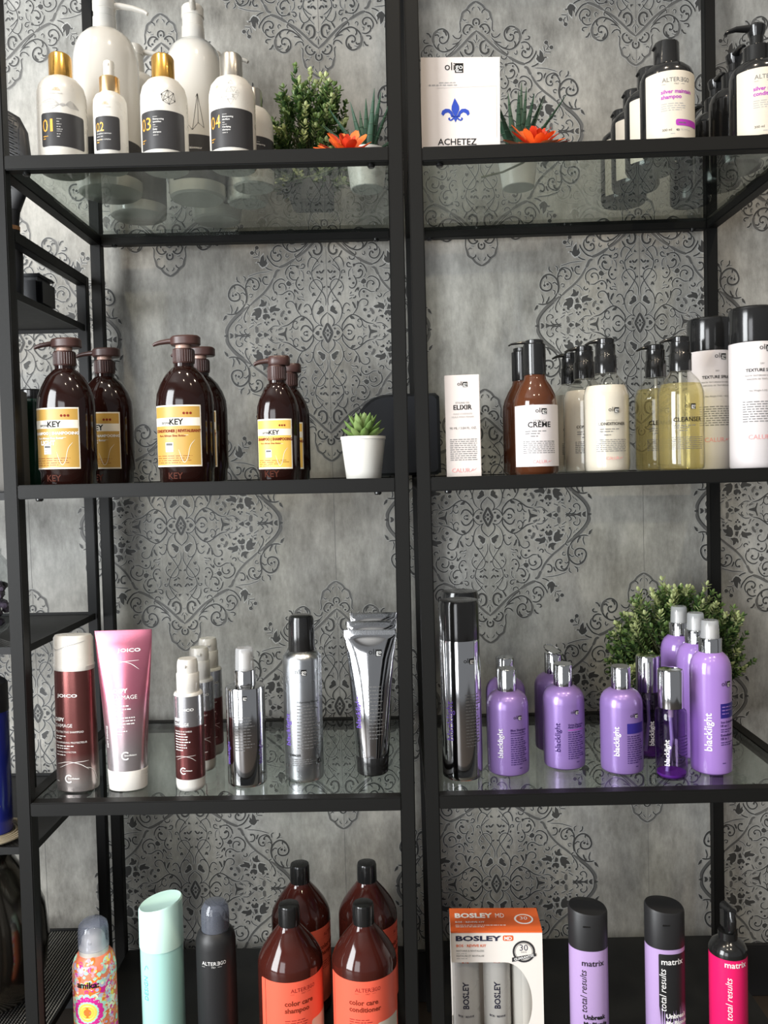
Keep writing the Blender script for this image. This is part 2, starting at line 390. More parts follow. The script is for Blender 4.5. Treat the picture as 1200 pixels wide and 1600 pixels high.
s2(1.4, (600, 1320), (580, 1280), (520, 1290), (490, 1350), (510, 1420), (570, 1460), (640, 1465), (700, 1420)); s2(.9, (600, 1200), (615, 1160), (645, 1160)); s2(.9, (600, 1200), (640, 1210), (660, 1190)); s2(1.3, (210, 1140), (240, 1110), (280, 1130), (265, 1170)); s2(2.6, (225, 1220), (245, 1270))
s4(1.4, (500, 165), (560, 170), (595, 220), (580, 280), (525, 290)); s4(1.7, (622, 200), (635, 240), (660, 280)); s4(.7, (480, 372), (640, 355), (760, 320), (840, 290)); s4(1.1, (890, 210), (885, 270), (925, 300)); s4(1.4, (970, 190), (1020, 230), (1025, 290)); s4(.9, (1000, 205), (1062, 210))
s4(1.4, (430, 395), (490, 410), (550, 445)); s4(.9, (680, 640), (718, 690), (700, 745)); s4(.9, (715, 690), (755, 680)); s4(3.1, (675, 612), (750, 603)); s4(3.2, (660, 620), (650, 700)); s4(.8, (640, 580), (680, 620))
s3(2.7, (130, 915), (250, 810), (400, 650), (560, 500), (740, 372)); s3(3.2, (740, 372), (850, 300), (960, 240), (1060, 205)); s3(.9, (455, 680), (600, 520), (735, 410)); s4(1.5, (310, 445), (400, 475), (460, 530), (510, 600), (520, 642))
s3(1.7, (430, 760), (500, 670), (600, 580), (700, 525), (800, 512), (900, 560), (970, 640), (1000, 750), (970, 860), (900, 930), (800, 950), (710, 890), (685, 800), (720, 710), (800, 670), (860, 710), (860, 780), (810, 800)); s3(3.0, (975, 660), (1000, 750), (970, 860), (900, 925))
s3(1.2, (620, 565), (700, 545), (755, 600)); s3(1.3, (480, 700), (540, 668), (615, 655)); s3(1.3, (440, 800), (480, 765), (550, 775), (607, 832)); s3(1.6, (870, 540), (898, 610), (870, 670)); s3(1.7, (880, 800), (910, 840), (960, 820)); s3(2, (730, 820), (750, 880), (800, 920)); s3(1.4, (850, 870), (910, 885))
s3(1.5, (1000, 620), (1080, 635), (1150, 600), (1180, 540), (1160, 485), (1125, 490)); s4(1.5, (440, 720), (460, 650), (440, 590), (400, 550), (350, 540), (300, 565), (283, 610), (310, 655), (345, 640), (330, 615))
s3(.9, (860, 440), (890, 405), (920, 430), (910, 485)); s3(.9, (1000, 510), (1040, 520), (1030, 572)); s3(1.4, (1080, 680), (1160, 680), (1185, 720), (1150, 745)); s3(1.6, (1040, 780), (1080, 850), (1130, 868)); s3(.8, (1035, 800), (1030, 880)); s3(1.4, (430, 850), (440, 800), (460, 770))
s3(2.5, (460, 1080), (430, 1180), (410, 1260), (330, 1320), (280, 1390), (200, 1450), (142, 1478)); s3(1.0, (478, 880), (450, 920), (455, 1000), (463, 1090)); s3(1.2, (335, 1320), (275, 1285), (262, 1245)); s3(.8, (220, 1300), (215, 1340), (180, 1372))
s3(1.7, (330, 840), (380, 870), (395, 930), (350, 1010), (280, 1030), (220, 1000), (200, 975)); s3(1.4, (265, 920), (270, 950), (240, 990)); s3(1.8, (138, 1152), (190, 1120), (200, 1060), (180, 1018)); s3(.9, (340, 1130), (370, 1110), (410, 1145)); s3(1.2, (290, 1080), (342, 1070))
s3(2.3, (300, 715), (220, 680), (190, 590), (210, 500), (280, 460), (340, 490), (362, 545)); s3(2.2, (290, 560), (310, 650)); s3(1.5, (310, 620), (345, 595)); s3(2.3, (127, 735), (130, 838)); s3(1.6, (185, 745), (145, 690)); s3(.9, (150, 590), (128, 615))
s3(1.0, (470, 200), (470, 290), (430, 380), (380, 405), (300, 370), (255, 300)); s3(1.7, (385, 410), (430, 470), (455, 522)); s3(.8, (385, 120), (310, 210), (230, 270)); s3(.9, (420, 60), (430, 120), (470, 132), (490, 90), (455, 80)); s3(1.2, (640, 180), (560, 195), (540, 250), (580, 275), (612, 235))
s3(1.3, (700, 235), (800, 245), (870, 210), (920, 130), (932, 50)); s3(1.1, (830, 250), (818, 305)); s3(1.2, (600, 400), (610, 350), (670, 330), (712, 372)); s3(1.1, (550, 372), (572, 340)); s3(1.0, (705, 400), (738, 440), (728, 485))
for q in [[(235, 105), (245, 80), (240, 60), (270, 55), (300, 70), (325, 103), (300, 130), (270, 142), (245, 135)], [(185, 200), (200, 165), (245, 178), (215, 210)], [(530, 400), (560, 350), (640, 348), (605, 402), (560, 425)],
          [(140, 540), (200, 500), (250, 468), (292, 482), (280, 520), (240, 560), (250, 590), (200, 652), (155, 620)], [(950, 45), (1085, 75), (950, 108)], [(310, 840), (345, 850), (380, 830), (390, 870), (365, 910), (335, 905), (320, 870)], [(800, 1060), (850, 1030), (905, 1050), (915, 1100), (870, 1145), (820, 1110)], [(55, 140), (75, 120), (95, 150), (75, 190)], [(90, 100), (110, 88), (135, 100), (112, 115)]]: PG.append(Z1(q))
for q in [[(60, 520), (180, 545), (60, 575)], [(320, 545), (400, 503), (415, 540), (408, 585)], [(430, 542), (490, 503), (527, 540), (492, 577)], [(450, 900), (470, 840), (530, 800), (560, 858), (620, 850), (600, 900), (560, 930), (585, 960), (520, 982), (480, 990), (450, 950)],
          [(300, 830), (330, 800), (355, 835), (390, 785), (432, 812), (430, 870), (380, 892), (330, 880)], [(130, 960), (170, 930), (240, 930), (300, 900), (322, 950), (300, 1000), (240, 1020), (205, 1032), (220, 990), (160, 980)],
          [(360, 1070), (380, 1020), (430, 1000), (502, 1010), (460, 1060), (462, 1130), (420, 1110), (400, 1070), (370, 1100)], [(1030, 865), (1040, 810), (1098, 768), (1085, 820), (1060, 860)], [(810, 528), (905, 488), (892, 525), (905, 575)], [(920, 525), (945, 490), (985, 478), (975, 525), (985, 575), (940, 562)], [(1040, 500), (1088, 524), (1042, 548)],
          [(350, 900), (410, 900), (420, 960), (380, 990)], [(510, 780), (550, 790), (560, 830), (520, 850)]]: PG.append(Z2(q))
for q in [[(550, 460), (600, 443), (640, 480), (655, 512), (695, 515), (680, 535), (640, 532), (625, 600), (580, 652), (570, 600), (565, 545), (525, 588), (530, 545), (512, 510)]]: PG.append(Z4(q))
for q in [[(148, 298), (216, 300), (205, 355)], [(670, 178), (720, 220), (702, 248), (658, 242)], [(405, 470), (440, 470), (460, 522)]]: PG.append(Z3(q))
for Z, q in [(Z1, (490, 130, 1.6)), (Z1, (280, 1310, 2)), (Z1, (650, 1062, 1.8)), (Z1, (580, 1150, 1.7)), (Z1, (790, 1300, 2.1)), (Z1, (915, 790, 1.9)), (Z1, (850, 880, 2)), (Z1, (920, 390, 2.6)), (Z1, (850, 520, 2.6)), (Z1, (1045, 1015, 1.7)), (Z2, (45, 810, 2.6)), (Z2, (720, 758, 1.6)), (Z2, (605, 790, 1.9)), (Z2, (340, 748, 1.5)), (Z2, (365, 715, 1.5)), (Z2, (392, 745, 1.5)), (Z2, (880, 1200, 2)), (Z2, (930, 1180, 1.8)), (Z2, (570, 1335, 2)), (Z2, (592, 1400, 1.9)), (Z2, (1030, 525, 2)), (Z4, (535, 283, 1.8)), (Z4, (770, 675, 2.9)), (Z4, (690, 758, 2.9)), (Z3, (1130, 492, 1.8)), (Z3, (310, 885, 1.6)), (Z3, (140, 1060, 1.5)), (Z3, (820, 185, 1.4)), (Z3, (350, 535, 2)), (Z3, (810, 790, 1.8)), (Z3, (215, 985, 1.6)), (Z4, (340, 630, 1.6)), (Z2, (680, 535, 2.4)), (Z3, (770, 90, 1.6))]:
    (x, y), = Z([(q[0], q[1])]); DT.append((x, y, q[2]))
def pxuv(x, y):
    dx, dy = x-284.8, y-823.2; det = 475.5*568.5+19.2*15.4
    return (.53*(568.5*dx-19.2*dy)/det, -.64439*(475.5*dy+15.4*dx)/det)
PS = .53/475.7
class Flat:
    def pt(s, u, z, off=0.0): return Vector((u, z, off))
FL = Flat(); q = B(); PM = mat('dark_printed_ink', (.060, .059, .056), .5, noise=(30, .2)); BAND = mat('grey_band_ink', (.125, .122, .115), .5, noise=(30, .2)); HM = mat('pale_print_edge', (.46, .455, .43), .55)
LAY = 0
for P, wd in ST:
    P = [pxuv(*p) for p in P]
    LAY += 1; q.stroke(FL, P, (wd+2.0)*PS, HM, off=LAY*8e-7, fine=3, wmin=.8); q.stroke(FL, P, (wd*1.2+.42)*PS, PM if wd < 2.35 else BAND, off=.0003+LAY*8e-7, fine=3, wmin=.5)
for P in PG:
    LAY += 1; P = [pxuv(*p) for p in P]; q.poly(FL, P, PM, off=.0003+LAY*8e-7)
    cx = sum(p[0] for p in P)/len(P); cy = sum(p[1] for p in P)/len(P)
    q.poly(FL, [(cx+(a-cx)*1.25, cy+(c-cy)*1.25) for a, c in P], HM, off=LAY*8e-7)
for x, y, r in DT: LAY += 1; u, v = pxuv(x, y); q.disc(FL, u, v, (r+.2)*PS, PM, off=.0003+LAY*8e-7, n=8); q.disc(FL, u, v, (r+1)*PS, HM, off=LAY*8e-7, n=8)
WM = wall_material(); b = B(); X0, X1, Z0w, Z1w = -2.2, 2.2, 0.0, 2.6
b.add([(X0, WY, Z0w), (X1, WY, Z0w), (X1, WY, Z1w), (X0, WY, Z1w), (X0, WY+.1, Z0w), (X1, WY+.1, Z0w), (X1, WY+.1, Z1w), (X0, WY+.1, Z1w)],
      [(0, 1, 2, 3), (5, 4, 7, 6), (4, 0, 3, 7), (1, 5, 6, 2), (3, 2, 6, 7), (4, 5, 1, 0)], WM)
WX, WZ, WH = -0.13631, 0.24126, 0.64439
spots = [(k, -r) for k in (-2, -1, 0, 1, 2) for r in (-1, 0, 1, 2)]+[(k+.5, -r-.5) for k in (-2, -1, 0, 1) for r in (-1, 0, 1)]
for (k, r) in spots:
    cx, cz = WX+k*.53, H+WZ+r*WH
    if abs(cx) > 1.25 or not (.02 < cz < 2.1): continue
    for sx in (1, -1):
        for sz in (1, -1):
            V = [(cx+sx*v[0], WY-.0003-v[2]-(sx+1)*1.1e-7-(sz+1)*2.2e-7, cz+sz*v[1]) for v in q.v]
            F = q.f if sx*sz > 0 else [f[::-1] for f in q.f]
            kk = len(b.v); b.v += V; b.f += [tuple(kk+j for j in f) for f in F]; b.m += [b.mi(q.mats[i]) for i in q.m]
SEAM = mat('paper_seam', (.17, .165, .16), .6)
for k in range(-3, 4): b.box((WX+k*.53+.001, WY-.0001, 1.3), (.0007, .0002, 2.6), SEAM)
structure(b.make('wall_back', smooth=False))

# ------------------------------------------------------------------ shelf units
def steel_unit(u, label, dark):
    r = bpy.data.objects.new('shelf_unit', None); COL.objects.link(r); r.matrix_world = U[u]; r['label'] = label; r['category'] = 'shelf'; r['group'] = 'black steel and glass shelf units'
    zt, zb = .82, -H+.003
    for (x, y) in [(T/2, T/2), (W-T/2, T/2), (T/2, D-T/2), (W-T/2, D-T/2)]:
        p = B(); p.box((x, y, (zt+zb)/2), (T, T, zt-zb), STEEL, bev=.0012); p.make('post', r)
    for k in (1, 2, 3):
        z = SH[u][k]-T/2
        p = B()
        for y in (T/2, D-T/2): p.box((W/2, y, z), (W-2*T, T, T), STEEL, bev=.0012)
        for x in (T/2, W-T/2): p.box((x, D/2, z), (T, D-2*T, T), STEEL, bev=.0012)
        fr = p.make('shelf_frame', r)
        for (x, y) in [(T+.022, T*.75), (W-T-.022, T*.75), (T+.022, D-T*.75), (W-T-.022, D-T*.75)]:
            kn = B(); kn.loft(Lm([(.0035, z-T/2-.0035), (.0048, z-T/2-.002), (.0048, z-T/2+.001)], (x, y)), BLK, seg=12); kn.make('support_knob', fr)
        g = B(); g.box((W/2, D/2, SH[u][k]-.0034), (W-2*T-.001, D-2*T-.001, .005), GLASS); g.make('glass_panel', r, smooth=False)
    z = SH[u][4]; p = B(); p.box((W/2, D/2, z-.014), (W-2*T, D-.002, .028), mat('black_laminate', (.010, .010, .010), .45), bev=.001); p.make('base_board', r)
    p = B(); [p.box((W/2, y, .82-T/2), (W-2*T, T, T), STEEL, bev=.001) for y in (T/2, D-T/2)]; [p.box((x, D/2, .82-T/2), (T, D-2*T, T), STEEL, bev=.001) for x in (T/2, W-T/2)]; p.make('top_frame', r)
steel_unit('L', 'black steel shelf unit with glass shelves on the left, leaning slightly', STEEL)
steel_unit('R', 'black steel shelf unit with glass shelves on the right, holding the purple bottles', STEEL)

# black rack standing to the left
RIBM = mat('rib_steel', (.030, .030, .029), .35, .3)
def rack():
    r = bpy.data.objects.new('mesh_rack', None); COL.objects.link(r); r.matrix_world = ML; r['label'] = 'narrow black rack with ribbed and wire mesh shelves at the left edge'; r['category'] = 'rack'
    x1, x0, y0, y1, t = -.006, -.46, .06, .350, .016
    for (x, y) in [(x1-t/2, y0+t/2), (x1-t/2, y1-t/2), (x0+t/2, y0+t/2), (x0+t/2, y1-t/2)]:
        p = B(); p.box((x, y, (.337-H+.012)/2), (t, t, .337+H-.012), RACKM, bev=.001); p.make('post', r)
    p = B()
    for y in (y0+t/2,): p.box(((x0+x1)/2, y, .337-t/2), (x1-x0-2*t, t, t), RACKM, bev=.001)
    for x in (x0+t/2, x1-t/2): p.box((x, (y0+y1)/2, .337-t/2), (t, y1-y0-2*t, t), RACKM, bev=.001)
    p.make('top_rail', r)
    for k, z in enumerate((.256, -.012, -.219, -.493, -.764)):
        p = B(); h = .010
        xa, xb, ya_, yb = x0+t, x1-.002, y0+.002, y1-.004
        for y in (ya_, yb): p.box(((xa+xb)/2-.004, y, z-h/2), (xb-xa-.008, .003, h), RACKM)
        for x in (x0+.004, x1-.0035): p.box((x, (ya_+yb)/2, z-h/2), (.003, yb-ya_-2*t, h), RACKM)
        tr = p.make('shelf_tray', r)
        p = B()
        if k < 4:
            # ribbed sheet, ribs running diagonally
            n = 110
            for i in range(n):
                c = -.30+i*.0068      # line x + y' = c
                # direction (1,-1): param by x
                a0 = max(0, c-(yb-ya_)); a1 = min(xb-xa, c)
                if a1-a0 < .004: continue
                A = Vector((xa+a0, ya_+(c-a0), z-.004)); Bv = Vector((xa+a1, ya_+(c-a1), z-.004))
                M = (A+Bv)/2; L = (Bv-A).length; p.box(M, (L, .0034, .0016), RIBM, rot=Matrix.Rotation(-pi/4, 3, 'Z'))
            p.box(((xa+xb)/2, (ya_+yb)/2, z-.004), (xb-xa-.004, yb-ya_-.004, .0005), mat('rack_sheet', (.008, .008, .008), .6))
        else:
            MW = mat('wire_mesh', (.42, .40, .36), .45, .6)
            for i in range(int((xb-xa)/.0048)): p.box((xa+.002+i*.0048, (ya_+yb)/2, z-.003), (.0015, yb-ya_-.006, .0009), MW)
            for j in range(int((yb-ya_)/.0042)): p.box(((xa+xb)/2, ya_+.003+j*.0042, z-.003), (xb-xa-.004, .0016, .0009), RACKM)
            p.box(((xa+xb)/2, (ya_+yb)/2, z-.0062), (xb-xa-.004, yb-ya_-.004, .0006), MATS['rack_sheet'])
        sh = p.make('shelf_sheet', tr, smooth=False); sh['label'] = 'diagonally ribbed metal sheet' if k < 4 else 'fine wire mesh sheet'
rack()

# ------------------------------------------------------------------ small shared pieces
def oligo(b, surf, u, z, w, dark=INK, lite=WINK, off=.0004):
    """'oli' followed by a dark square holding 'go'"""
    q = w*.42
    b.patch(surf, u+w/2-q, u+w/2, z-q*.32, z+q*.80, dark, off=off, nu=4)
    b.text(surf, 'oli', u+w/2-q-.0003, z, dark, w=w*.50, al='r', off=off)
    b.text(surf, 'go', u+w/2-q/2, z+q*.10, lite, w=q*.86, off=off+.0002)
    b.patch(surf, u+w/2-q*.85, u+w/2-q*.15, z-q*.22, z-q*.12, lite, off=off+.0002, nu=3)
def calura(b, surf, u, z, w, m=PINKI):
    b.text(surf, 'CALUR', u-w*.12, z, m, w=w*.72, off=.0004)
    b.stroke(surf, [(u+w*.25, z+.0002), (u+w*.36, z+w*.13), (u+w*.34, z+w*.05), (u+w*.5, z+w*.15)], w*.018, m, fine=3)
def ring_tube(b, c, R, r, m, n=24):
    P = [(c[0]+R*cos(2*pi*i/n), c[1]+R*sin(2*pi*i/n), c[2]) for i in range(n+1)]; b.tube(P, r, m, seg=6, cap=False)

# ================================================================== top shelf, left unit: white and gold bottles
def logo_m(b, surf, u, z, w):
    for k in (-1, 0, 1): b.stroke(surf, [(u+k*w*.16-w*.28, z), (u+k*w*.16, z+w*.42), (u+k*w*.16+w*.28, z)], w*.035, OINK, fine=1, taper=False)
    b.text(surf, 'terapo medik', u, z-w*.36, INKL, w=w*1.5)
def bar_label(b, body, u0, u1, z0, z1, num, words, numw, side=1):
    b.patch(body, u0, u1, z0, z1, DGREY, off=.0002, rad=.003, arch=0)
    [b.text(body, ch, u0+.0025+numw*(.24+.52*i), z1-.007-numw*1.02, GINK, w=numw*(.45 if ch != '1' else .20), h=numw*1.02, off=.0005) for i, ch in enumerate(num)]
    b.lines(body, u0+.003, z0+.012, .009, 2, .003, GINK, th=.0012, off=.0005)
    x = u0+numw+.005
    y = z1-.009
    for wd in words:
        if wd == '-': b.patch(body, x, x+.006, y+.001, y+.0013, WINK, off=.0005, nu=3); y -= .0028; continue
        if wd.startswith('~'): b.lines(body, x, y, .010, 1, .003, WINKD, th=.0010, off=.0005, word=.003, seed=len(wd)); y -= .0032; continue
        b.text(body, wd, x, y, WINK, h=.0021, al='l', off=.0005, bold=.012); y -= .0034
def med_bottle(name, label, x, y, rz, r, capmat, num, words, art, h=.121, captop=.154, slant=0.0, fc=0.0, labz=(.026, .070), u0=-.021, u1=.038):
    t = thing(name, label, 'bottle', 'L', x, y, 1, rz)
    b = B(); body = b.loft(Lm([(r*.90, 0), (r*.98, .002), (r, .006), (r, h-.030), (r*.985, h-.022), (r*.90, h-.012), (r*.70, h-.004), (r*.46, h)]), WHITE)
    if art: art(b, body)
    bd = b.make('bottle_body', t)
    b = B(); bar_label(b, body, u0, u1, labz[0], labz[1], num, words, .0165); b.make('label', t)
    b = B(); rc = .0146
    b.loft(Body([(h-.001, rc, rc, 2), (captop-.002, rc, rc, 2, 0, slant), (captop, rc-.0012, rc-.0012, 2, 0, slant)]), capmat)
    b.make('flip_cap', t); return t
def art1(b, s):
    logo_m(b, s, .001, .093, .011)
    for k in range(5): b.stroke(s, [(-.018+k*.002, .080-k*.0014), (-.004, .083-k*.003), (.008, .074+k*.001), (.018, .082-k*.002), (.030, .074)], .0005, INKL, fine=3)
def art3(b, s):
    b.text(s, 'terapo medik', -.012, .089, INKL, w=.017); P = [(.004, .086), (.012, .092), (.020, .089), (.022, .079), (.014, .074), (.006, .078), (.013, .083)]
    for i in range(7):
        for j in range(i): b.stroke(s, [P[i], P[j]], .00035, INK, fine=1, taper=False)
def art4(b, s):
    logo_m(b, s, -.014, .093, .009)
    def tri(x, z, a, f=1): b.stroke(s, [(x, z), (x+a, z), (x+a/2, z+f*a*.85), (x, z)], .0003, INKG, fine=1, taper=False)
    for (x, z, a, f) in [(.001, .098, .006, 1), (-.002, .087, .007, 1), (.004, .093, .007, -1), (.006, .084, .008, -1), (-.008, .081, .007, -1), (0, .078, .008, -1), (.010, .086, .005, 1), (.006, .080, .004, 1)]: tri(x, z, a, f)
med_bottle('shampoo_bottle', 'white bottle numbered 01 with a polished gold cap, first on the top shelf', .067, .065, 0.12, .0312, GOLD, '01', ['-', '~aa', '~aaaa', '~aaaaaa', '~a', '-', '~bbb', '~bb'], art1, h=.121, captop=.149, slant=-.12, labz=(.024, .066))
med_bottle('shampoo_bottle', 'white bottle numbered 03 with a gold flip cap and a wireframe crystal drawing', .201, .065, 0.0, .0302, GOLD, '03', ['-', 'Shampooing', 'quotidien', '~aa', '-', 'Daily', 'shampoo', '~b'], art3, h=.116, captop=.144, slant=-.15, u0=-.029, u1=.036, labz=(.018, .066))
med_bottle('shampoo_bottle', 'white bottle numbered 04 with a champagne silver cap and triangle drawings', .290, .065, -0.02, .0300, SILVERC, '04', ['-', 'Shampooing', 'clarifiant', '~aa', '-', 'Clarifying', 'shampoo', '~b'], art4, h=.116, captop=.144, slant=-.08, u0=-.029, u1=.036, labz=(.018, .067))
b4 = med_bottle('shampoo_bottle', 'white bottle with a pale gold cap mostly hidden directly behind bottle 04', .304, .140, 0.25, .0290, SILVERC, '04', ['-', 'Shampooing'], None, h=.110, captop=.134, labz=(.022, .062))
t = thing('shampoo_bottle', 'rearmost white bottle in the row behind 04, seen through the glass from below', 'bottle', 'L', .284, .205, 1)
b = B(); body = b.loft(Lm([(.027, 0), (.030, .004), (.030, .085), (.022, .100), (.013, .104)]), WHITE); b.make('bottle_body', t)
b = B(); b.loft(Lm([(.0128, .103), (.0128, .122), (.0115, .1235)]), SILVERC); b.make('flip_cap', t)

t = thing('lotion_bottle', 'small white spray bottle numbered 02 with a rose gold collar', 'bottle', 'L', .132, .060, 1, .05)
r = .0215; b = B(); body = b.loft(Lm([(r*.9, 0), (r, .004), (r, .082), (r*.97, .088), (r*.85, .0935), (r*.6, .097), (.0125, .098)]), WHITE)
logo_m(b, body, -.001, .076, .010); b.make('bottle_body', t)
b = B(); bar_label(b, body, -.017, .017, .020, .062, '02', [], .0115)
b.text(body, 'Lotion', -.014, .043, WINK, h=.0018, al='l', off=.0005); b.text(body, 'Complexe marocain', -.014, .0395, WINK, h=.0018, al='l', off=.0005, wmax=.024); b.lines(body, -.014, .036, .024, 1, .003, WINKD, th=.001, off=.0005); b.text(body, 'Moroccan complex', -.014, .032, WINK, h=.0018, al='l', off=.0005, wmax=.024); b.make('label', t)
b = B(); b.loft(Lm([(.0125, .0975), (.0128, .0985), (.0128, .117), (.0118, .118)]), ROSEGOLD); b.make('collar', t)
b = B(); b.loft(Lm([(.0070, .1175), (.0070, .137), (.0062, .139)]), WHITE); b.box((0, -.0068, .133), (.003, .002, .003), WHITE, bev=.0005); b.make('spray_head', t)

def art_big(b, s, kind):
    if kind == 0:
        b.text(s, 'Nettoyante', .027, .090, INKL, h=.006, vert=True, al='l', shear=.3)
        for P in [[(-.040, .110), (-.012, .085)], [(-.040, .085), (-.020, .066)], [(-.030, .115), (-.024, .117)]]: b.stroke(s, P, .0004, INKL, fine=1)
        b.patch(s, -.10, .10, .018, .066, DGREY, nu=60)
    else:
        logo_m(b, s, -.020, .128, .012); P = [(.012, .134), (-.012, .092), (-.006, .096), (.004, .084), (.012, .094), (.020, .088)]
        for i in range(1, 6): b.stroke(s, [P[0], P[i]], .0005, INK, fine=1, taper=False)
        for i in range(1, 5): b.stroke(s, [P[i], P[i+1]], .0004, INK, fine=1, taper=False)
        b.stroke(s, [P[1], P[3]], .0004, INK, fine=1); b.stroke(s, [P[2], P[5]], .0004, INK, fine=1)
        b.patch(s, -.030, .100, .018, .078, DGREY, nu=60, rad=.003)
        b.text(s, 'Conditionneur', -.012, .058, WINK, h=.0035, al='l', off=.0005, bold=.01); b.patch(s, -.012, -.004, .066, .0664, WINK, off=.0005, nu=3)
        b.text(s, 'Conditioner', -.012, .052, WINKD, h=.003, al='l', off=.0005); b.lines(s, -.012, .047, .014, 1, .004, WINKD, th=.0014, off=.0005)
def big_bottle(label, x, y, r, rz, hb, ht, spout, kind):
    t = thing('pump_bottle', label, 'bottle', 'L', x, y, 1, rz)
    b = B(); body = b.loft(Lm([(r*.88, 0), (r*.97, .003), (r, .010), (r, hb-.050), (r*.985, hb-.038), (r*.93, hb-.026), (r*.82, hb-.014), (r*.62, hb-.005), (r*.40, hb)]), WHITEG, )
    art_big(b, body, kind); b.make('bottle_body', t)
    b = B(); b.loft(Lm([(.0165, hb-.001), (.0160, hb+.018), (.0150, hb+.019), (.0150, ht-.016), (.0160, ht-.015), (.0160, ht-.003), (.0140, ht)]), WHITEG); b.make('pump_collar', t)
    b = B(); a = spout; dx, dy = cos(a), sin(a)
    b.tube([(dx*.010, dy*.010, ht-.009), (dx*.022, dy*.022, ht-.008), (dx*.040, dy*.040, ht-.011), (dx*.056, dy*.056, ht-.016), (dx*.060, dy*.060, ht-.019)], [.0055, .0050, .0042, .0036, .0030], WHITEG, flat=.8); b.make('pump_spout', t)
    return t
A = big_bottle('large white pump bottle with its spout to the right, behind bottle 02', .098, .155, .0445, 0, .226, .270, .05, 0)
Bb = big_bottle('large white conditioner pump bottle with its spout toward the viewer, behind bottle 03', .216, .182, .0405, 0, .224, .272, -1.35, 1)
dup(A, 'large white pump bottle directly behind the large bottle beside 01, only its spout tip showing', 'L', .106, .262, 1, .1, scale=.96)
dup(Bb, 'large white pump bottle farthest back behind the conditioner pump bottle', 'L', .222, .288, 1, 1.2, scale=.95)

# ------------------------------------------------------------------ plants
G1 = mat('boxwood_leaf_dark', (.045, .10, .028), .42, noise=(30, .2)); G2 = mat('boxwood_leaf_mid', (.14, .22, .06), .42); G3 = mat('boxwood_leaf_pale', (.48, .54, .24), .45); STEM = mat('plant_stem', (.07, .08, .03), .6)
def leaf(b, p, d, up_, L, wd, m):
    d = d.normalized(); s_ = d.cross(up_)
    s_ = s_.normalized() if s_.length > 1e-4 else Vector((1, 0, 0)); n = s_.cross(d)
    V = [p, p+d*L*.35+s_*wd*.9-n*0+n*.12*L*0, p+d*L*.75+s_*wd*.8, p+d*L, p+d*L*.75-s_*wd*.8, p+d*L*.35-s_*wd*.9, p+d*L*.4-n*wd*.35, p+d*L*.75-n*wd*.3]
    b.add(V, [(0, 1, 6), (1, 2, 7, 6), (2, 3, 7), (0, 6, 5), (6, 7, 4, 5), (7, 3, 4)], m)
def boxwood(label, unit, x, y, shelf, R, hc, htop, hpot, seed, n=230, sq=1.0):
    rnd = random.Random(seed); t = thing('boxwood_plant', label, 'plant', unit, x, y, shelf)
    b = B(); b.box((0, 0, hpot/2), (.062, .062, hpot), mat('dark_pot', (.05, .045, .04), .6), bev=.003); b.make('pot', t)
    fb = B(); sb = B(); c = Vector((0, 0, hpot*.8))
    for i in range(n):
        th = rnd.uniform(0, 2*pi); ph = math.acos(rnd.uniform(-.45, 1)); q = rnd.uniform(.50, 1.0)**.6*rnd.choice([1, 1, 1, 1.08])
        e = Vector((R*sin(ph)*cos(th), R*sq*sin(ph)*sin(th), hc+(htop-hc)*cos(ph)))
        e = Vector((e.x*q, e.y*q, hc+(e.z-hc)*q)); e.z = max(e.z, .030)
        tipd = (e-Vector((0, 0, hc*.5))).normalized()+Vector((rnd.uniform(-.3, .3), rnd.uniform(-.3, .3), rnd.uniform(.1, .6))); tipd.normalize()
        s0 = e-tipd*.030; mid = (c*.45+s0*.55)
        if i % 2 == 0: sb.tube([c, mid, s0, e], [.0010, .0009, .0006, .0004], STEM, seg=5)
        else: sb.tube([s0, e], [.0006, .0004], STEM, seg=4)
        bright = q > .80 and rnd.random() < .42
        for k in range(8):
            f = k/7; p = s0.lerp(e, f)
            a = rnd.uniform(0, 2*pi); o = tipd.orthogonal().normalized(); o2 = tipd.cross(o); sd = o*cos(a)+o2*sin(a)
            for sg in (1, -1):
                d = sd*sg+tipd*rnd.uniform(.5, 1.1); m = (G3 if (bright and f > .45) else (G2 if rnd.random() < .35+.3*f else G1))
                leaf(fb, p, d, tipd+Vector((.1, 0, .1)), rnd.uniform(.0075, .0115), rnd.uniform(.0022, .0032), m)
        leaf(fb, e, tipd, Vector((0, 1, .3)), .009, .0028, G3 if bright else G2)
    sb.make('stems', t); fb.make('foliage', t, smooth=False); return t
boxwood('bushy artificial boxwood on the top shelf beside the white bottles', 'L', .378, .225, 1, .064, .070, .198, .035, 3, n=260, sq=.80)
boxwood('bushy artificial boxwood behind the tall purple spray bottles', 'R', .416, .280, 3, .112, .118, .226, .060, 5, n=340, sq=.42)

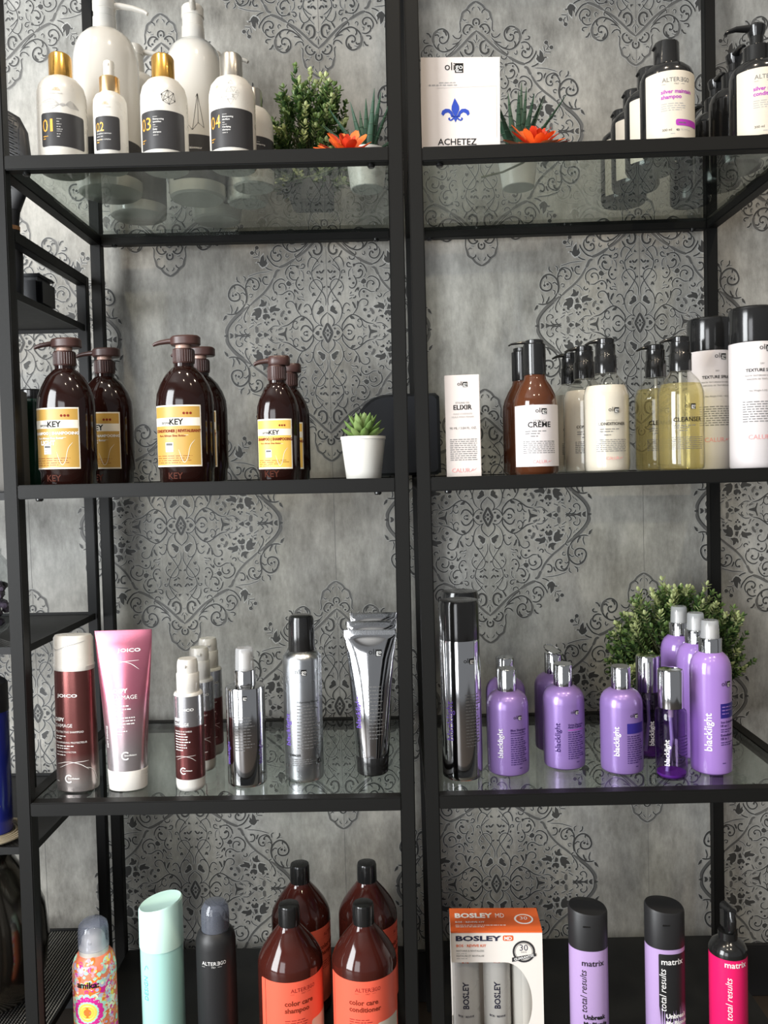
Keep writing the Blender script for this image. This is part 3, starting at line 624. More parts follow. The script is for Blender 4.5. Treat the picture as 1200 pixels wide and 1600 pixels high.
POTW = mat('white_ceramic', (.74, .73, .68), .35)
def aloe(label, unit, x, y, shelf, rp, hp, hl, seed, n=14, tilt=0):
    rnd = random.Random(seed); t = thing('potted_succulent', label, 'plant', unit, x, y, shelf)
    b = B(); b.loft(Lm([(rp*.74, 0), (rp*.78, .001), (rp*.98, hp-.004), (rp, hp-.003), (rp, hp), (rp*.9, hp), (rp*.86, hp-.006)]), POTW); b.make('pot', t)
    AL = mat('aloe_green', (.035, .085, .05), .45); AW = mat('aloe_ridge', (.10, .17, .11), .5); b = B()
    for i in range(n):
        a = i*2.399; el = rnd.uniform(.45, 1.35) if i > 3 else 1.45; L = hl*rnd.uniform(.75, 1.05)
        d = Vector((cos(a)*cos(el), sin(a)*cos(el), sin(el))); P = []; R = []
        for k in range(7):
            f = k/6; P.append(Vector((0, 0, hp-.006))+Vector((cos(a), sin(a), 0))*.004+d*L*f+Vector((0, 0, L*.12*f*f))); R.append(.0062*(1-f)**.8+.0003)
        b.tube(P, R, AL, seg=8, flat=.55)
        for k in range(1, 6): 
            f = k/6; ring_tube(b, P[k], R[k]*.92, .0004, AW, 10)
    b.make('leaves', t); return t
aloe('spiky dark aloe in a small white pot at the right end of left top shelf', 'L', .462, .155, 1, .0300, .052, .078, 4)
aloe('spiky dark aloe in a white pot behind the orange flower on the right top shelf', 'R', .160, .165, 1, .0290, .050, .098, 9)
t = thing('potted_succulent', 'green rosette succulent in a plain white pot beside the small amber bottles', 'plant', 'L', .452, .047, 2)
b = B(); b.loft(Lm([(.0222, 0), (.0228, .001), (.0288, .051), (.0295, .0515), (.0295, .055), (.0268, .055), (.0262, .048)]), POTW); b.make('pot', t)
b = B(); SG = mat('succulent_green', (.13, .22, .055), .5); SG2 = mat('succulent_pale_green', (.21, .30, .10), .5); rnd = random.Random(2)
for ring, (n, el, L, wd) in enumerate([(9, .20, .029, .0085), (8, .55, .030, .0085), (7, .90, .030, .008), (5, 1.2, .028, .0065), (3, 1.45, .026, .005)]):
    for i in range(n):
        a = 2*pi*i/n+ring*.4+rnd.uniform(-.1, .1); d = Vector((cos(a)*cos(el), sin(a)*cos(el), sin(el))); P = []; R = []
        for k in range(7):
            f = k/6; P.append(Vector((0, 0, .052))+d*L*f+Vector((0, 0, .008*f*f))); R.append(wd*(.35+1.3*f)*(1-f)**.55*.9+.0003 if f > .05 else wd*.4)
        b.tube(P, R, SG if (i+ring) % 3 else SG2, seg=8, flat=.42)
b.make('leaves', t)

# orange silk flowers lying on the top shelf
OR = mat('orange_petal', (.86, .16, .025), .5, noise=(120, .2)); OR2 = mat('orange_petal_deep', (.62, .05, .015), .5)
def flower(label, unit, x, y, rz, seed, tilt, z=None, rad=.040, n=13):
    rnd = random.Random(seed); t = thing('silk_flower', label, 'flower', unit, x, y, 1, rz, z=z); b = B(); M = Matrix.Rotation(tilt, 3, 'X'); c = Vector((0, 0, .016))
    for ring, (nn, el, L, wd) in enumerate([(n, .12, rad, .0075), (n-3, .55, rad*.85, .0065), (7, 1.0, rad*.6, .005)]):
        for i in range(nn):
            a = 2*pi*i/nn+rnd.uniform(-.12, .12)+ring*.25; e = el+rnd.uniform(-.12, .15); l = L*rnd.uniform(.85, 1.1)
            d = Vector((cos(a)*cos(e), sin(a)*cos(e), sin(e))); s_ = Vector((-sin(a), cos(a), 0)); V = []; F = []
            for k in range(7):
                f = k/6; w_ = wd*(.35+1.2*f)*max(.05, 1-f**4)**.6; p = d*l*f+Vector((0, 0, -.006*f*f+.012*f))
                V += [p-s_*w_, p-Vector((0, 0, w_*.35)), p+s_*w_]
            for k in range(6):
                for j in (0, 1): q_ = k*3+j; F.append((q_, q_+1, q_+4, q_+3))
            b.add([M @ v+c for v in V], F, OR if ring < 2 and rnd.random() < .8 else OR2)
    b.make('petals', t)
    b = B(); b.loft(Lm([(.003, .014), (.008, .018), (.006, .023), (.002, .025)]), OR2, seg=16); b.make('flower_centre', t)
    b = B(); p0 = M @ Vector((0, 0, -.002))+c; b.tube([p0, p0+Vector((-.012, .012, -.008)), p0+Vector((-.035, .035, -.0125)), p0+Vector((-.06, .055, -.0125))], .0014, STEM, seg=6); b.make('stem', t)
flower('orange silk flower lying below the aloe, left of the middle posts', 'L', .437, .075, .3, 3, .55, rad=.042)
flower('orange silk flower lying between the white card and the silver shampoo bottles', 'R', .168, .070, .1, 8, .40, rad=.046)

# white card with a blue fleur-de-lis
t = thing('sign_card', 'white card with a blue fleur-de-lis leaning at the left of the right top shelf', 'sign', 'R', .0675, .022, 1, 0.02)
b = B(); b.box((0, .006, .060), (.100, .0016, .1200), mat('card_white', (.74, .68, .65), .45), bev=.0002)
for sx in (-.049, .049): pass
b.make('card_sheet', t); s = Plane(-.0052); q = B()
oligo(q, s, -.009, .104, .025)
q.lines(s, -.027, .0880, .052, 1, .003, INKL, th=.0010, word=.004); q.lines(s, -.040, .0850, .082, 1, .003, INKL, th=.0012, word=.0045, seed=4)
BL = mat('royal_blue_ink', (.035, .075, .42), .6, spec=.12); fx = lambda x, y: ((x-897)/6*.0000800*1.0-.0035, .058-(y-1010)/6*.00008)
k_ = .78; FX = lambda P: [((x-897)*.000137-.0065, .0560-(y-1010)*.000137) for x, y in P]
q.poly(s, FX([(890, 912), (912, 950), (930, 985), (932, 1015), (915, 1055), (906, 1075), (888, 1075), (872, 1045), (860, 1015), (862, 985), (875, 950)]), BL)
for m_ in (1, -1):
    P = [(885, 1078), (862, 1030), (840, 1010), (805, 1008), (775, 1025), (766, 1055), (785, 1072), (800, 1050), (825, 1040), (848, 1055), (858, 1085)]
    q.poly(s, FX([(897+m_*(x-897)*-1, y) for x, y in P]), BL); P = [(880, 1082), (868, 1098), (845, 1108), (832, 1098), (845, 1090)]
    q.stroke(s, FX([(897+m_*(x-897)*-1, y) for x, y in [(888, 1075), (872, 1100), (850, 1112), (835, 1098), (848, 1090)]]), .0018, BL, fine=3)
q.poly(s, FX([(886, 1080), (908, 1080), (912, 1100), (897, 1132), (882, 1100)]), BL); q.stroke(s, FX([(862, 1078), (932, 1078)]), .0018, BL, fine=1, taper=False)
q.text(s, 'ACHETEZ', -.0045, .0215-.010, INK, w=.049, bold=.01)
q.stroke(s, [(-.030, -.002+.084), (.0455, .084), (.0455, .02)], .0003, INKL, fine=1, taper=False); q.make('printing', t)
t.matrix_world = t.matrix_world @ Matrix.Rotation(.02, 4, 'Y')

# ------------------------------------------------------------------ black pump and flip-cap bottles, right top shelf
def alter(b, s, u, z, w, m):
    b.text(s, 'ALTER', u-w*.185, z, m, w=w*.60); V, F, W_ = glyphs('E'); k = w*.10/W_
    hh = w*.60/glyphs('ALTER')[2]
    b.add([s.pt(u+w*.235-a*k, z+c*hh, .0004) for a, c in V], [f[::-1] for f in F], m)
    b.text(s, 'GO', u+w*.375, z, m, w=w*.225, h=hh*.73)
    b.lines(s, u-w*.5, z-w*.075, w*.36, 1, .001, m, th=.0003, word=.1); b.text(s, 'ITALY', u, z-w*.10, m, w=w*.16, h=w*.055); b.lines(s, u+w*.16, z-w*.075, w*.36, 1, .001, m, th=.0003, word=.1)
def alter_label(b, s, l2, z0, z1):
    b.patch(s, -.0335*1.15, .0335*1.15, z0, z1, CREAM, nu=40, rad=.002)
    alter(b, s, .002, z1-.014, .036, INKG); b.text(s, 'silver maintain', -.017, z1-.028, PURI, h=.0050, al='l', bold=.025, wmax=.042); b.text(s, l2, -.017, z1-.0345, PURI, h=.0050, al='l', bold=.025, wmax=.042)
    b.lines(s, -.017, z1-.041, .036, 4, .0027, INKL, th=.0009, word=.005)
    b.patch(s, .0005, .036, z0+.0145, z0+.0225, PURI, off=.0004, rad=.0025); b.lines(s, .004, z0+.0175, .024, 1, .003, INKG, th=.0013, off=.0006)
    b.text(s, '300 ml', -.016, z0+.0085, INK, h=.0032, al='l'); b.text(s, 'e', .003, z0+.008, INK, w=.0042, h=.0042); b.text(s, '10.14 fl.oz', .0065, z0+.0085, INKL, h=.0026, al='l'); b.lines(s, -.006, z0+.0045, .016, 1, .002, INKL, th=.0009)
def silver_bottle(kind, label, x, y):
    t = thing('shampoo_bottle' if kind == 's' else 'conditioner_bottle', label, 'bottle', 'R', x, y, 1, -.02); r = .0335
    b = B(); body = b.loft(Lm([(r*.92, 0), (r, .004), (r, .088), (r*.985, .094), (r*.9, .1005), (r*.72, .106), (r*.50, .109)]), BLK); b.make('bottle_body', t)
    b = B(); alter_label(b, body, 'shampoo' if kind == 's' else 'conditioner', .008, .0905); b.make('label', t)
    if kind == 's':
        b = B(); b.loft(Body([(.1085, .0165, .0165, 2), (.110, .0162, .0162, 2), (.137, .0158, .0158, 2, 0, .05), (.1395, .0140, .0140, 2, 0, .08)]), BLK); b.box((-.0155, 0, .133), (.004, .010, .003), BLK, bev=.001); b.make('flip_cap', t)
    else:
        b = B(); b.loft(Lm([(.0165, .1085), (.0165, .128), (.014, .130), (.0085, .1325), (.0085, .143)]), BLK); b.make('pump_collar', t)
        b = B(); b.loft(Lm([(.0085, .142), (.0105, .147), (.0115, .1545), (.009, .1575)]), BLK)
        b.tube([(0, 0, .1525), (-.012, 0, .1535), (-.026, 0, .1535), (-.036, 0, .1505), (-.0385, 0, .1485)], [.0075, .006, .0045, .0035, .0028], BLK, flat=.7); b.make('pump_head', t)
    return t
a = silver_bottle('s', 'black flip-cap bottle with cream label reading silver maintain shampoo, at the front', .336, .052)
a['group'] = 'silver maintain shampoo bottles'
for i, (dx, dy, l) in enumerate([(-.002, .122, 'second silver maintain shampoo bottle, right behind the front one'), (-.004, .188, 'third silver maintain shampoo bottle back from the front'), (-.003, .255, 'rearmost silver maintain shampoo bottle, lowest cap of the row')]): dup(a, l, 'R', .337+dx, dy, 1, -.02)
a = silver_bottle('c', 'black pump bottle with cream label reading silver maintain conditioner, at the right edge', .451, .052)
a['group'] = 'silver maintain conditioner bottles'
dup(a, 'second silver maintain conditioner pump bottle, behind the front pump', 'R', .452, .125, 1, 1.5); dup(a, 'third silver maintain conditioner pump bottle, half hidden by the rear post', 'R', .453, .195, 1, 1.5, scale=.98); dup(a, 'rearmost black conditioner bottle behind the right shampoo bottle', 'R', .440, .268, 1, 1.9, scale=.9)

# ================================================================== middle shelf, left unit: amber pump bottles
AMB = mat('amber_brown_plastic', (.013, .004, .003), .09, coat=.15, noise=(8, .02)); AMB2 = mat('amber_foot', (.07, .018, .010), .6, spec=.12); BRN = mat('brown_pump_plastic', (.060, .028, .024), .35); BEI = mat('pink_beige_plastic', (.62, .40, .32), .35)
GOLDL = mat('gold_label', (.50, .30, .065), .38); YELL = mat('yellow_gold_label', (.80, .50, .10), .4); OFFW = mat('off_white_label_band', (.80, .76, .66), .45); MAR = mat('maroon_ink', (.22, .03, .015), .6, spec=.12)
def key_bottle(label, x, y, r, zs, words, lab, rz=0, light=True):
    """zs = (body top, collar bottom.., pump top)"""
    hb, h = zs; t = thing('pump_bottle', label, 'bottle', 'L', x, y, 2, rz, group='amber pump bottles with gold labels'); ry = r*.80
    b = B(); nr = .0135*(r/.0372)**.5; st = .0170 if r > .03 else .0115
    secs = [(0, r*.90, ry*.90, 2.2), (.002, r*.94, ry*.94, 2.2), (st, r*.95, ry*.95, 2.2), (st+.0028, r, ry, 2.2), (hb*.66, r, ry, 2.2), (hb*.74, r*.975, ry*.97, 2.1), (hb*.82, r*.86, ry*.88, 2), (hb*.90, r*.66, ry*.76, 2), (hb*.96, nr*1.15, nr*1.15, 2), (hb*.97, nr*.95, nr*.95, 2), (hb, nr*.95, nr*.95, 2)]
    body = b.loft(secs, AMB)
    b.text(body, 'KEY', -.006, .005, AMB2, w=.020, off=.0005, bold=.02); b.make('bottle_body', t)
    z0, z1 = .0205 if r > .03 else .015, .0205+.0785 if r > .03 else .079
    L0, L1 = -r*1.02, r*.78
    b = B(); b.patch(body, L0, L1, z0, z1, OFFW, off=.0002, nu=30); b.patch(body, L0+.001, L1-.0014, z0+.002, z1-.0018, lab, off=.0003, nu=30)
    b.patch(body, L0+.0002, L1-.0014, z1-.0265*z1/.099, z1-.016*z1/.099, OFFW, off=.0004, nu=30); k = (L1-L0)/.067; c_ = (L0+L1)/2; kz = z1/.099
    for i in range(3): b.disc(body, c_+.012*k+i*.0042*k, z1-.0105*kz, .0017*k, MAR, off=.0005, n=8)
    b.text(body, 'saryna', c_-.0135*k, z1-.0240*kz, INKG, w=.0125*k, h=.0040, off=.0007, bold=.02); b.text(body, 'KEY', c_+.002*k, z1-.0248*kz, INK, w=.0185*k, off=.0007, bold=.028)
    ink = WINK if light else MAR
    b.text(body, words[0], c_+.001, z1-.0345*kz, ink if light else MAR, w=.064*k, h=.0036, off=.0006, bold=.04); b.text(body, words[1], c_-.005*k, z1-.0402*kz, ink, w=.038*k, off=.0005, bold=.02)
    if len(words) > 2: b.text(body, words[2], c_-.008*k, z1-.0475*kz, ink, w=.022*k, off=.0006, bold=.04)
    b.patch(body, c_-.014*k, c_-.003*k, z0+.019*kz, z0+.031*kz, WINK, off=.0005, nu=4); b.patch(body, c_-.013*k, c_-.004*k, z0+.027*kz, z0+.030*kz, INKG, off=.0006, nu=4); b.lines(body, c_-.013*k, z0+.024*kz, .009*k, 2, .003*kz, INKG, th=.0006, off=.0006)
    b.stroke(body, [(c_+.004*k, z0+.022*kz), (c_+.010*k, z0+.006*kz), (c_+.015*k, z0+.010*kz), (c_+.019*k, z0+.026*kz), (c_+.025*k, z0+.034*kz)], .0006, OFFW, off=.0005)
    b.lines(body, L0+.003, z0+.0135*kz, (L1-L0)*.86, 4, .0029*kz, MAR, th=.0006, off=.00045, word=.006, seed=5); b.lines(body, c_+.012*k, z0+.040*kz, .014*k, 1, .002, OFFW, th=.0004, off=.0005); b.make('label', t)
    n2 = nr*1.03; b = B(); b.loft(Lm([(n2*.95, hb-.0005), (n2, hb+.0005), (n2, hb+.0175), (n2*.93, hb+.0185)]), BRN)
    for i in range(28): a = 2*pi*i/28; b.box((n2*cos(a), n2*sin(a), hb+.009), (.0008, .0008, .015), BRN)
    b.make('pump_collar', t); b = B(); b.loft(Lm([(n2*.72, hb+.018), (n2*.72, h-.0125)]), BEI); b.make('pump_neck', t)
    b = B(); hw = r*.52; b.loft(Body([(h-.013, hw*.93, hw*.72, 2.3), (h-.0115, hw, hw*.8, 2.3), (h-.003, hw, hw*.8, 2.3, .02, 0), (h-.001, hw*.9, hw*.7, 2.3, .02, 0)], (.003, 0)), BRN)
    b.tube([(-hw*.7, 0, h-.0065), (-hw*1.1, 0, h-.0068), (-hw*1.6, 0, h-.008), (-hw*1.95, 0, h-.0098), (-hw*2.1, 0, h-.0115)], [.0052, .0044, .0038, .0033, .0024], BRN, flat=.75); b.make('pump_head', t)
    return t
W1 = ['SHAMPOO | SHAMPOOING', 'Pure African Shea Butter', 'LIGHT']; W2 = ['CONDITIONER | REVITALISANT', 'Pure African Shea Butter']
k1 = key_bottle('large amber pump bottle at the far left, gold label reading shampooing light', .064, .050, .0372, (.155, .191), W1, GOLDL, rz=-.10)
dup(k1, 'amber light shampoo bottle just right of and behind the far left one', 'L', .0860, .140, 2, -.05)
k3 = key_bottle('large amber pump bottle with a gold label reading conditioner revitalisant', .2200, .050, .0372, (.155, .191), W2, GOLDL, rz=-.08, light=False)
dup(k3, 'amber conditioner pump bottle hidden behind the front conditioner bottle', 'L', .218, .150, 2, -.05)
k5 = key_bottle('smaller amber pump bottle with a bright yellow gold label, beside the succulent', .342, .045, .0275, (.130, .162), W1[:2], YELL, rz=-.05, light=False)
dup(k5, 'smaller amber pump bottle behind the yellow labelled one', 'L', .348, .125, 2, -.05)

# black round case standing behind the two middle posts
t = thing('black_case', 'black rounded case standing behind the two middle posts', 'case', 'R', -.030, .285, 2, z=SH['R'][2]+.0012)
b = B(); CB = mat('black_nylon', (.010, .011, .014), .35); V = []; pr = []
for i in range(13): a = pi/2+pi/2*i/12; pr.append((-.005+.055*cos(a), .070+.058*sin(a)))
pr += [(-.060, .012), (-.052, .001), (.068, .001), (.074, .006), (.074, .122), (.068, .128)]
n = len(pr)
for (y, k) in [(-.036, .93), (-.030, 1), (.030, 1), (.036, .93)]: V += [(x*k+.007*(1-k), y, .064+(z-.064)*k) for x, z in pr]
F = [tuple(range(n)), tuple(3*n+i for i in range(n-1, -1, -1))]
for r_ in range(3): F += [(r_*n+i, (r_+1)*n+i, (r_+1)*n+(i+1) % n, r_*n+(i+1) % n) for i in range(n)]
b.add(V, F, CB); b.make('case_shell', t)
b = B(); b.tube([(x*1.005, 0, z) for x, z in pr[:14]], .0012, BLK, seg=6); b.make('zip', t)

# ------------------------------------------------------------------ middle shelf, right unit
WL = mat('soft_white_label', (.66, .62, .62), .45)
t = thing('carton', 'slim white carton reading elixir, left end of the right middle shelf', 'box', 'R', .0625, .0435, 2, -.06)
b = B(); b.box((0, 0, .065), (.0445, .0445, .130), mat('white_carton', (.68, .62, .59), .45), bev=.0006); b.make('carton_body', t)
b = B(); s = Plane(.0223); oligo(b, s, .0, .1165, .0135); b.text(s, 'STYLING OIL', 0, .0935, INKG, w=.018); b.text(s, 'ELIXIR', 0, .0860, INK, w=.0235, bold=.02)
b.text(s, 'HUILE COIFFANTE', 0, .0795, INKL, w=.024); b.text(s, 'HUILE PARA PEINAR', 0, .0755, INKL, w=.028); b.text(s, '90 ML / 3.04 FL. OZ.', 0, .061, INKG, w=.034); b.lines(s, -.017, .0475, .034, 11, .0026, INKG, th=.0009, al='j', word=.004); calura(b, s, .0, .006, .032); b.make('printing', t)

def small_print(b, s, name, sub, z, w, ink=INK, cal=True):
    oligo(b, s, .002, z[0], w*.30, dark=ink); b.text(s, sub, 0, z[1], INKG, w=w*.30); b.text(s, name, 0, z[2], ink, w=w*min(.75, .115*len(name)), bold=.02)
    b.lines(s, -w*.36, z[2]-.0055, w*.72, 2, .0030, INKG, th=.0010, word=.005); b.lines(s, -w*.22, z[3], w*.44, 1, .003, INKG, th=.0011, word=.004)
    b.lines(s, -w*.42, z[4], w*.84, 7, .0024, INKG, th=.0008, word=.004, al='j')
    if cal: calura(b, s, .003, z[5], w*.5)
def calura_pump(b, hb, ht, side=-1, flatp=False):
    b.loft(Lm([(.0135, hb-.001), (.0138, hb), (.0138, hb+.021), (.0128, hb+.022), (.0128, ht-.014), (.0105, ht-.013)]), BLK)
    for i in range(30): a = 2*pi*i/30; b.box((.0138*cos(a), .0138*sin(a), hb+.011), (.0006, .0006, .018), BLK)
CLR = thin_clear('clear_plastic', (.93, .93, .91)); BROWNCLR = mat('brown_amber_plastic', (.085, .027, .011), .08, coat=.5)
def creme(label, x, y):
    t = thing('cream_bottle', label, 'bottle', 'R', x, y, 2, .0, group='amber styling cream bottles'); r = .0283
    b = B(); body = b.loft(Lm([(r*.9, 0), (r, .004), (r, .088), (r*.98, .095), (r*.90, .103), (r*.72, .114), (r*.52, .123), (.0135, .129), (.0135, .131)]), BROWNCLR); b.make('bottle_body', t)
    b = B(); b.patch(body, -.0385, .040, .0105, .089, WL, nu=40); small_print(b, body, 'CRÈME', 'STYLING', (.079, .067, .0605, .0485, .042, .0145), .052); b.make('label', t)
    b = B(); b.loft(Lm([(.0142, .129), (.0145, .130), (.0145, .168), (.0130, .1695)]), BLK); b.make('pump_collar', t)
    b = B(); b.loft(Lm([(.0120, .169), (.0120, .1735), (.0100, .1745)]), BLK); b.tube([(0, 0, .1715), (-.018, 0, .1715), (-.030, 0, .1700), (-.0335, 0, .1680)], [.0040, .0026, .0018, .0014], BLK, flat=.7); b.make('pump_head', t); return t
c1 = creme('amber styling bottle with a white label reading crème, black nozzle to the left', .158, .045); dup(c1, 'amber styling bottle behind the crème bottle, its label blank', 'R', .152, .112, 2, 1.9)
CONDM = mat('cream_liquid', (.78, .72, .62), .22, coat=.5)
YG = thin_clear('pale_yellow_gel', (.95, .90, .64), ior=1.38, body=.15, bodycol=(.80, .70, .36))
def gel(kind, label, x, y):
    t = thing('conditioner_bottle' if kind == 'c' else 'cleanser_bottle', label, 'bottle', 'R', x, y, 2, .0, group='white conditioner pump bottles' if kind == 'c' else 'yellow cleanser pump bottles'); r = .0292
    prof = [(r*.88, 0), (r*.97, .003), (r, .009), (r, .096), (r*.985, .102), (r*.92, .109), (r*.78, .117), (r*.58, .124), (.0135, .128), (.0135, .132)]
    ins = [(q_*.965, max(.0012, z)) for q_, z in prof if z < .112]
    b = B(); ol = b.loft(Lm(prof), CLR); b.make('bottle_shell', t); b = B(); b.loft(Lm(ins+[(r*.84, .1125)]), CONDM if kind == 'c' else YG); b.make('liquid', t)
    b = B(); body = ol
    if kind == 'c': small_print(b, body, 'CONDITIONER', 'MOISTURE BALANCE', (.078, .066, .0605, .0475, .0415, .0165), .048)
    else: small_print(b, body, 'CLEANSER', 'MOISTURE BALANCE', (.080, .068, .0625, .0505, .0420, .013), .050, cal=False)
    b.make('printing', t)
    b = B(); b.loft(Lm([(.0142, .129), (.0142, .151), (.0135, .152), (.0128, .153), (.0128, .166), (.0105, .168)]), BLK); b.make('pump_collar', t)
    b = B(); b.loft(Lm([(.0115, .166), (.0118, .1725), (.010, .1740)]), BLK); b.tube([(.002, 0, .1712), (-.012, 0, .1710), (-.020, 0, .1695), (-.0265, 0, .1665)], [.0070, .0052, .0036, .0024], BLK, flat=.55)
    b.tube([(0, 0, .128), (0, 0, .06), (.002, 0, .006)], .0022, mat('dip_tube', (.55, .53, .46), .3), seg=8) if kind == 'k' else None
    b.make('pump_head', t); return t
g = gel('c', 'white conditioner pump bottle at the front of its row', .251, .050); dup(g, 'second white conditioner pump bottle, peeking out left behind the front one', 'R', .237, .112, 2); dup(g, 'rearmost white conditioner pump bottle, leftmost of the three', 'R', .232, .178, 2)
g = gel('k', 'clear pump bottle of yellow cleanser, at the front', .349, .053); dup(g, 'clear pump bottle of yellow cleanser behind and left of the front one', 'R', .338, .122, 2)
def texture(label, x, y):
    t = thing('spray_can', label, 'spray can', 'R', x, y, 2, 0, group='white texture spray cans'); r = .0292
    b = B(); body = b.loft(Lm([(r*.95, 0), (r, .003), (r, .1605), (r*.96, .163)]), WL)
    oligo(b, body, .004, .150, .017); b.text(body, 'DRY', 0, .1315, INKG, w=.005); b.text(body, 'TEXTURE SPRAY', 0, .1225, INK, w=.040, bold=.02)
    b.text(body, 'FIXATIF TEXTURISANT EN AÉROSOL', 0, .1165, INKG, w=.042); b.text(body, 'AEROSOL DE TEXTURIZANTE', 0, .1120, INKG, w=.038); b.text(body, 'Net Weight 5 OZ. / 145 G', 0, .0975, INKG, w=.032); b.lines(body, -.024, .084, .048, 9, .0031, INKG, th=.0010, al='j', word=.005); calura(b, body, 0, .037, .036); b.make('can_body', t)
    b = B(); b.loft(Lm([(r*1.0, .1605), (r*1.015, .1615), (r*1.0, .201), (r*.97, .205), (r*.9, .2065)]), BLK); b.make('cap', t); return t
g = texture('white texture spray can with a black cap at the right edge, front one', .4405, .047); dup(g, 'white texture spray can standing behind and left of the edge one', 'R', .411, .118, 2)
#PART3
# ================================================================== third shelf, left unit
PEARL = mat('pearl_white_plastic', (.66, .64, .60), .28, coat=.3); MARM = mat('maroon_metallic', (.20, .065, .065), .26, .85); PINKM = mat('pink_metallic', (.72, .27, .35), .30, .75); SILM = mat('silver_lacquer', (.56, .56, .58), .26, .9)
def joico_swirl(b, s, u, z, w, m=WINK):
    b.stroke(s, [(u-w*.5, z), (u-w*.1, z+w*.09), (u+w*.25, z+w*.02), (u+w*.5, z-w*.16)], w*.014, m); b.stroke(s, [(u-w*.4, z-w*.10), (u, z+w*.06), (u+w*.5, z+w*.10)], w*.012, m)
def ghost_g(b, s, u, z, r, m=WINK):
    b.stroke(s, [(u+r*cos(a*pi/8), z+r*sin(a*pi/8)) for a in range(2, 15)], r*.35, m, taper=False, fine=2); b.text(s, 'SmartRelease', u-r*.3, z-r*.1, m, w=r*3.2, al='l', bold=.02)
def grad_metal(name, c0, c1, z0, z1, rough=.27, met=.85):
    """factory-printed colour fade along the height"""
    if name in MATS: return MATS[name]
    m = mat(name, c1, rough, met); n = m.node_tree.nodes; L = m.node_tree.links
    tc = n.new('ShaderNodeTexCoord'); sp = n.new('ShaderNodeSeparateXYZ'); mr = n.new('ShaderNodeMapRange'); mr.inputs['From Min'].default_value = z0; mr.inputs['From Max'].default_value = z1
    mx = n.new('ShaderNodeMix'); mx.data_type = 'RGBA'; mx.inputs[6].default_value = (*c0, 1); mx.inputs[7].default_value = (*c1, 1)
    L.new(tc.outputs['Object'], sp.inputs[0]); L.new(sp.outputs['Z'], mr.inputs['Value']); L.new(mr.outputs['Result'], mx.inputs[0]); L.new(mx.outputs[2], n['Principled BSDF'].inputs['Base Color']); return m
t = thing('shampoo_bottle', 'tall maroon metallic shampoo bottle with a pearly white flip cap, far left of third shelf', 'bottle', 'L', .0595, .055, 3, -.12)
JS = grad_metal('maroon_to_silver_print', (.50, .45, .43), (.215, .075, .070), .012, .052, .24, .8)
b = B(); body = b.loft([(0, .0245, .0185, 2.3), (.002, .0272, .0205, 2.3), (.010, .0278, .0210, 2.3), (.163, .0262, .0200, 2.2)], JS)
b.text(body, 'JOICO', -.002, .128, WINK, w=.029, h=.0042, bold=.03); b.text(body, 'DEFY', -.021, .096, WINK, w=.015, al='l', bold=.04); b.text(body, 'DAMAGE', -.021, .088, WINK, w=.026, al='l')
b.text(body, 'PROTECTIVE SHAMPOO', -.021, .0805, WINK, w=.040, al='l'); b.lines(body, -.021, .0755, .022, 2, .0032, WINK, th=.0012, word=.004); b.text(body, 'SHAMPOOING PROTECTEUR', -.021, .0665, WINK, w=.044, al='l'); b.lines(body, -.021, .0625, .036, 2, .0032, WINK, th=.0012, word=.004)
b.text(body, 'CHAMPÚ PROTECTOR', -.021, .0540, WINK, w=.030, al='l'); b.lines(body, -.021, .0505, .038, 1, .0032, WINK, th=.0012, word=.004); joico_swirl(b, body, .002, .038, .045); ghost_g(b, body, -.002, .0195, .0048); b.lines(body, -.022, .015, .012, 1, .002, WINK, th=.001)
b.stroke(body, [(.020, .034), (.028, .031), (.034, .022), (.036, .014)], .0006, WINK); b.make('bottle_body', t)
b = B(); b.loft([(.162, .0265, .0203, 2.2), (.168, .0272, .0208, 2.2), (.1695, .0262, .0200, 2.2), (.204, .0258, .0198, 2.2, 0, -.06), (.2075, .0235, .0175, 2.2, 0, -.06)], PEARL)
b.stroke(Body([(.17, .0263, .0201, 2.2), (.21, .0263, .0201, 2.2)]), [(-.026, .1935), (-.016, .190), (.0, .1955), (.024, .2015)], .0007, INKL, off=.0002, taper=False); b.make('flip_cap', t)
PT = grad_metal('silver_to_pink_print', (.60, .55, .57), (.70, .22, .31), .05, .13, .25, .85)
t = thing('conditioner_tube', 'pink metallic squeeze tube standing on its white cap', 'tube', 'L', .1265, .056, 3, .09)
b = B(); body = b.loft([(.027, .0255, .0200, 2.1), (.034, .0262, .0200, 2), (.060, .0272, .0195, 2), (.110, .0305, .0165, 2), (.160, .0345, .0115, 2), (.195, .0368, .0055, 2), (.205, .0372, .0012, 2.3), (.212, .0374, .0010, 3)], PT)
b.text(body, 'JOICO', .008, .184, WINK, w=.030, h=.0045, bold=.03); joico_swirl(b, body, -.002, .168, .046); b.text(body, 'DEFY', -.012, .131, WINK, w=.018, al='l', bold=.05); b.text(body, 'DAMAGE', -.012, .1225, WINK, w=.030, al='l'); b.lines(body, -.012, .113, .026, 3, .0042, WINK, th=.0014); b.lines(body, -.012, .0975, .034, 4, .0040, WINK, th=.0013, seed=3); b.lines(body, -.012, .080, .022, 2, .004, WINK, th=.0012); ghost_g(b, body, .002, .048, .0048)
b.text(body, 'DEFY DAMAGE', -.0225, .058, WINK, h=.0032, vert=True, al='l'); b.make('tube_body', t)
b = B(); b.loft([(0, .0235, .0185, 2.1), (.001, .0250, .0198, 2.1), (.008, .0255, .0202, 2.1), (.026, .0262, .0206, 2.1), (.0275, .0250, .0196, 2.1)], PEARL); b.make('cap', t)
t = thing('serum_bottle', 'small white and maroon pump bottle at the front of its row of three', 'bottle', 'L', .212, .051, 3, -.1, group='white and maroon pump bottles')
b = B(); body = b.loft(Lm([(.0170, 0), (.0185, .002), (.0192, .006), (.0192, .126), (.0185, .1285), (.0168, .130)]), PEARL)
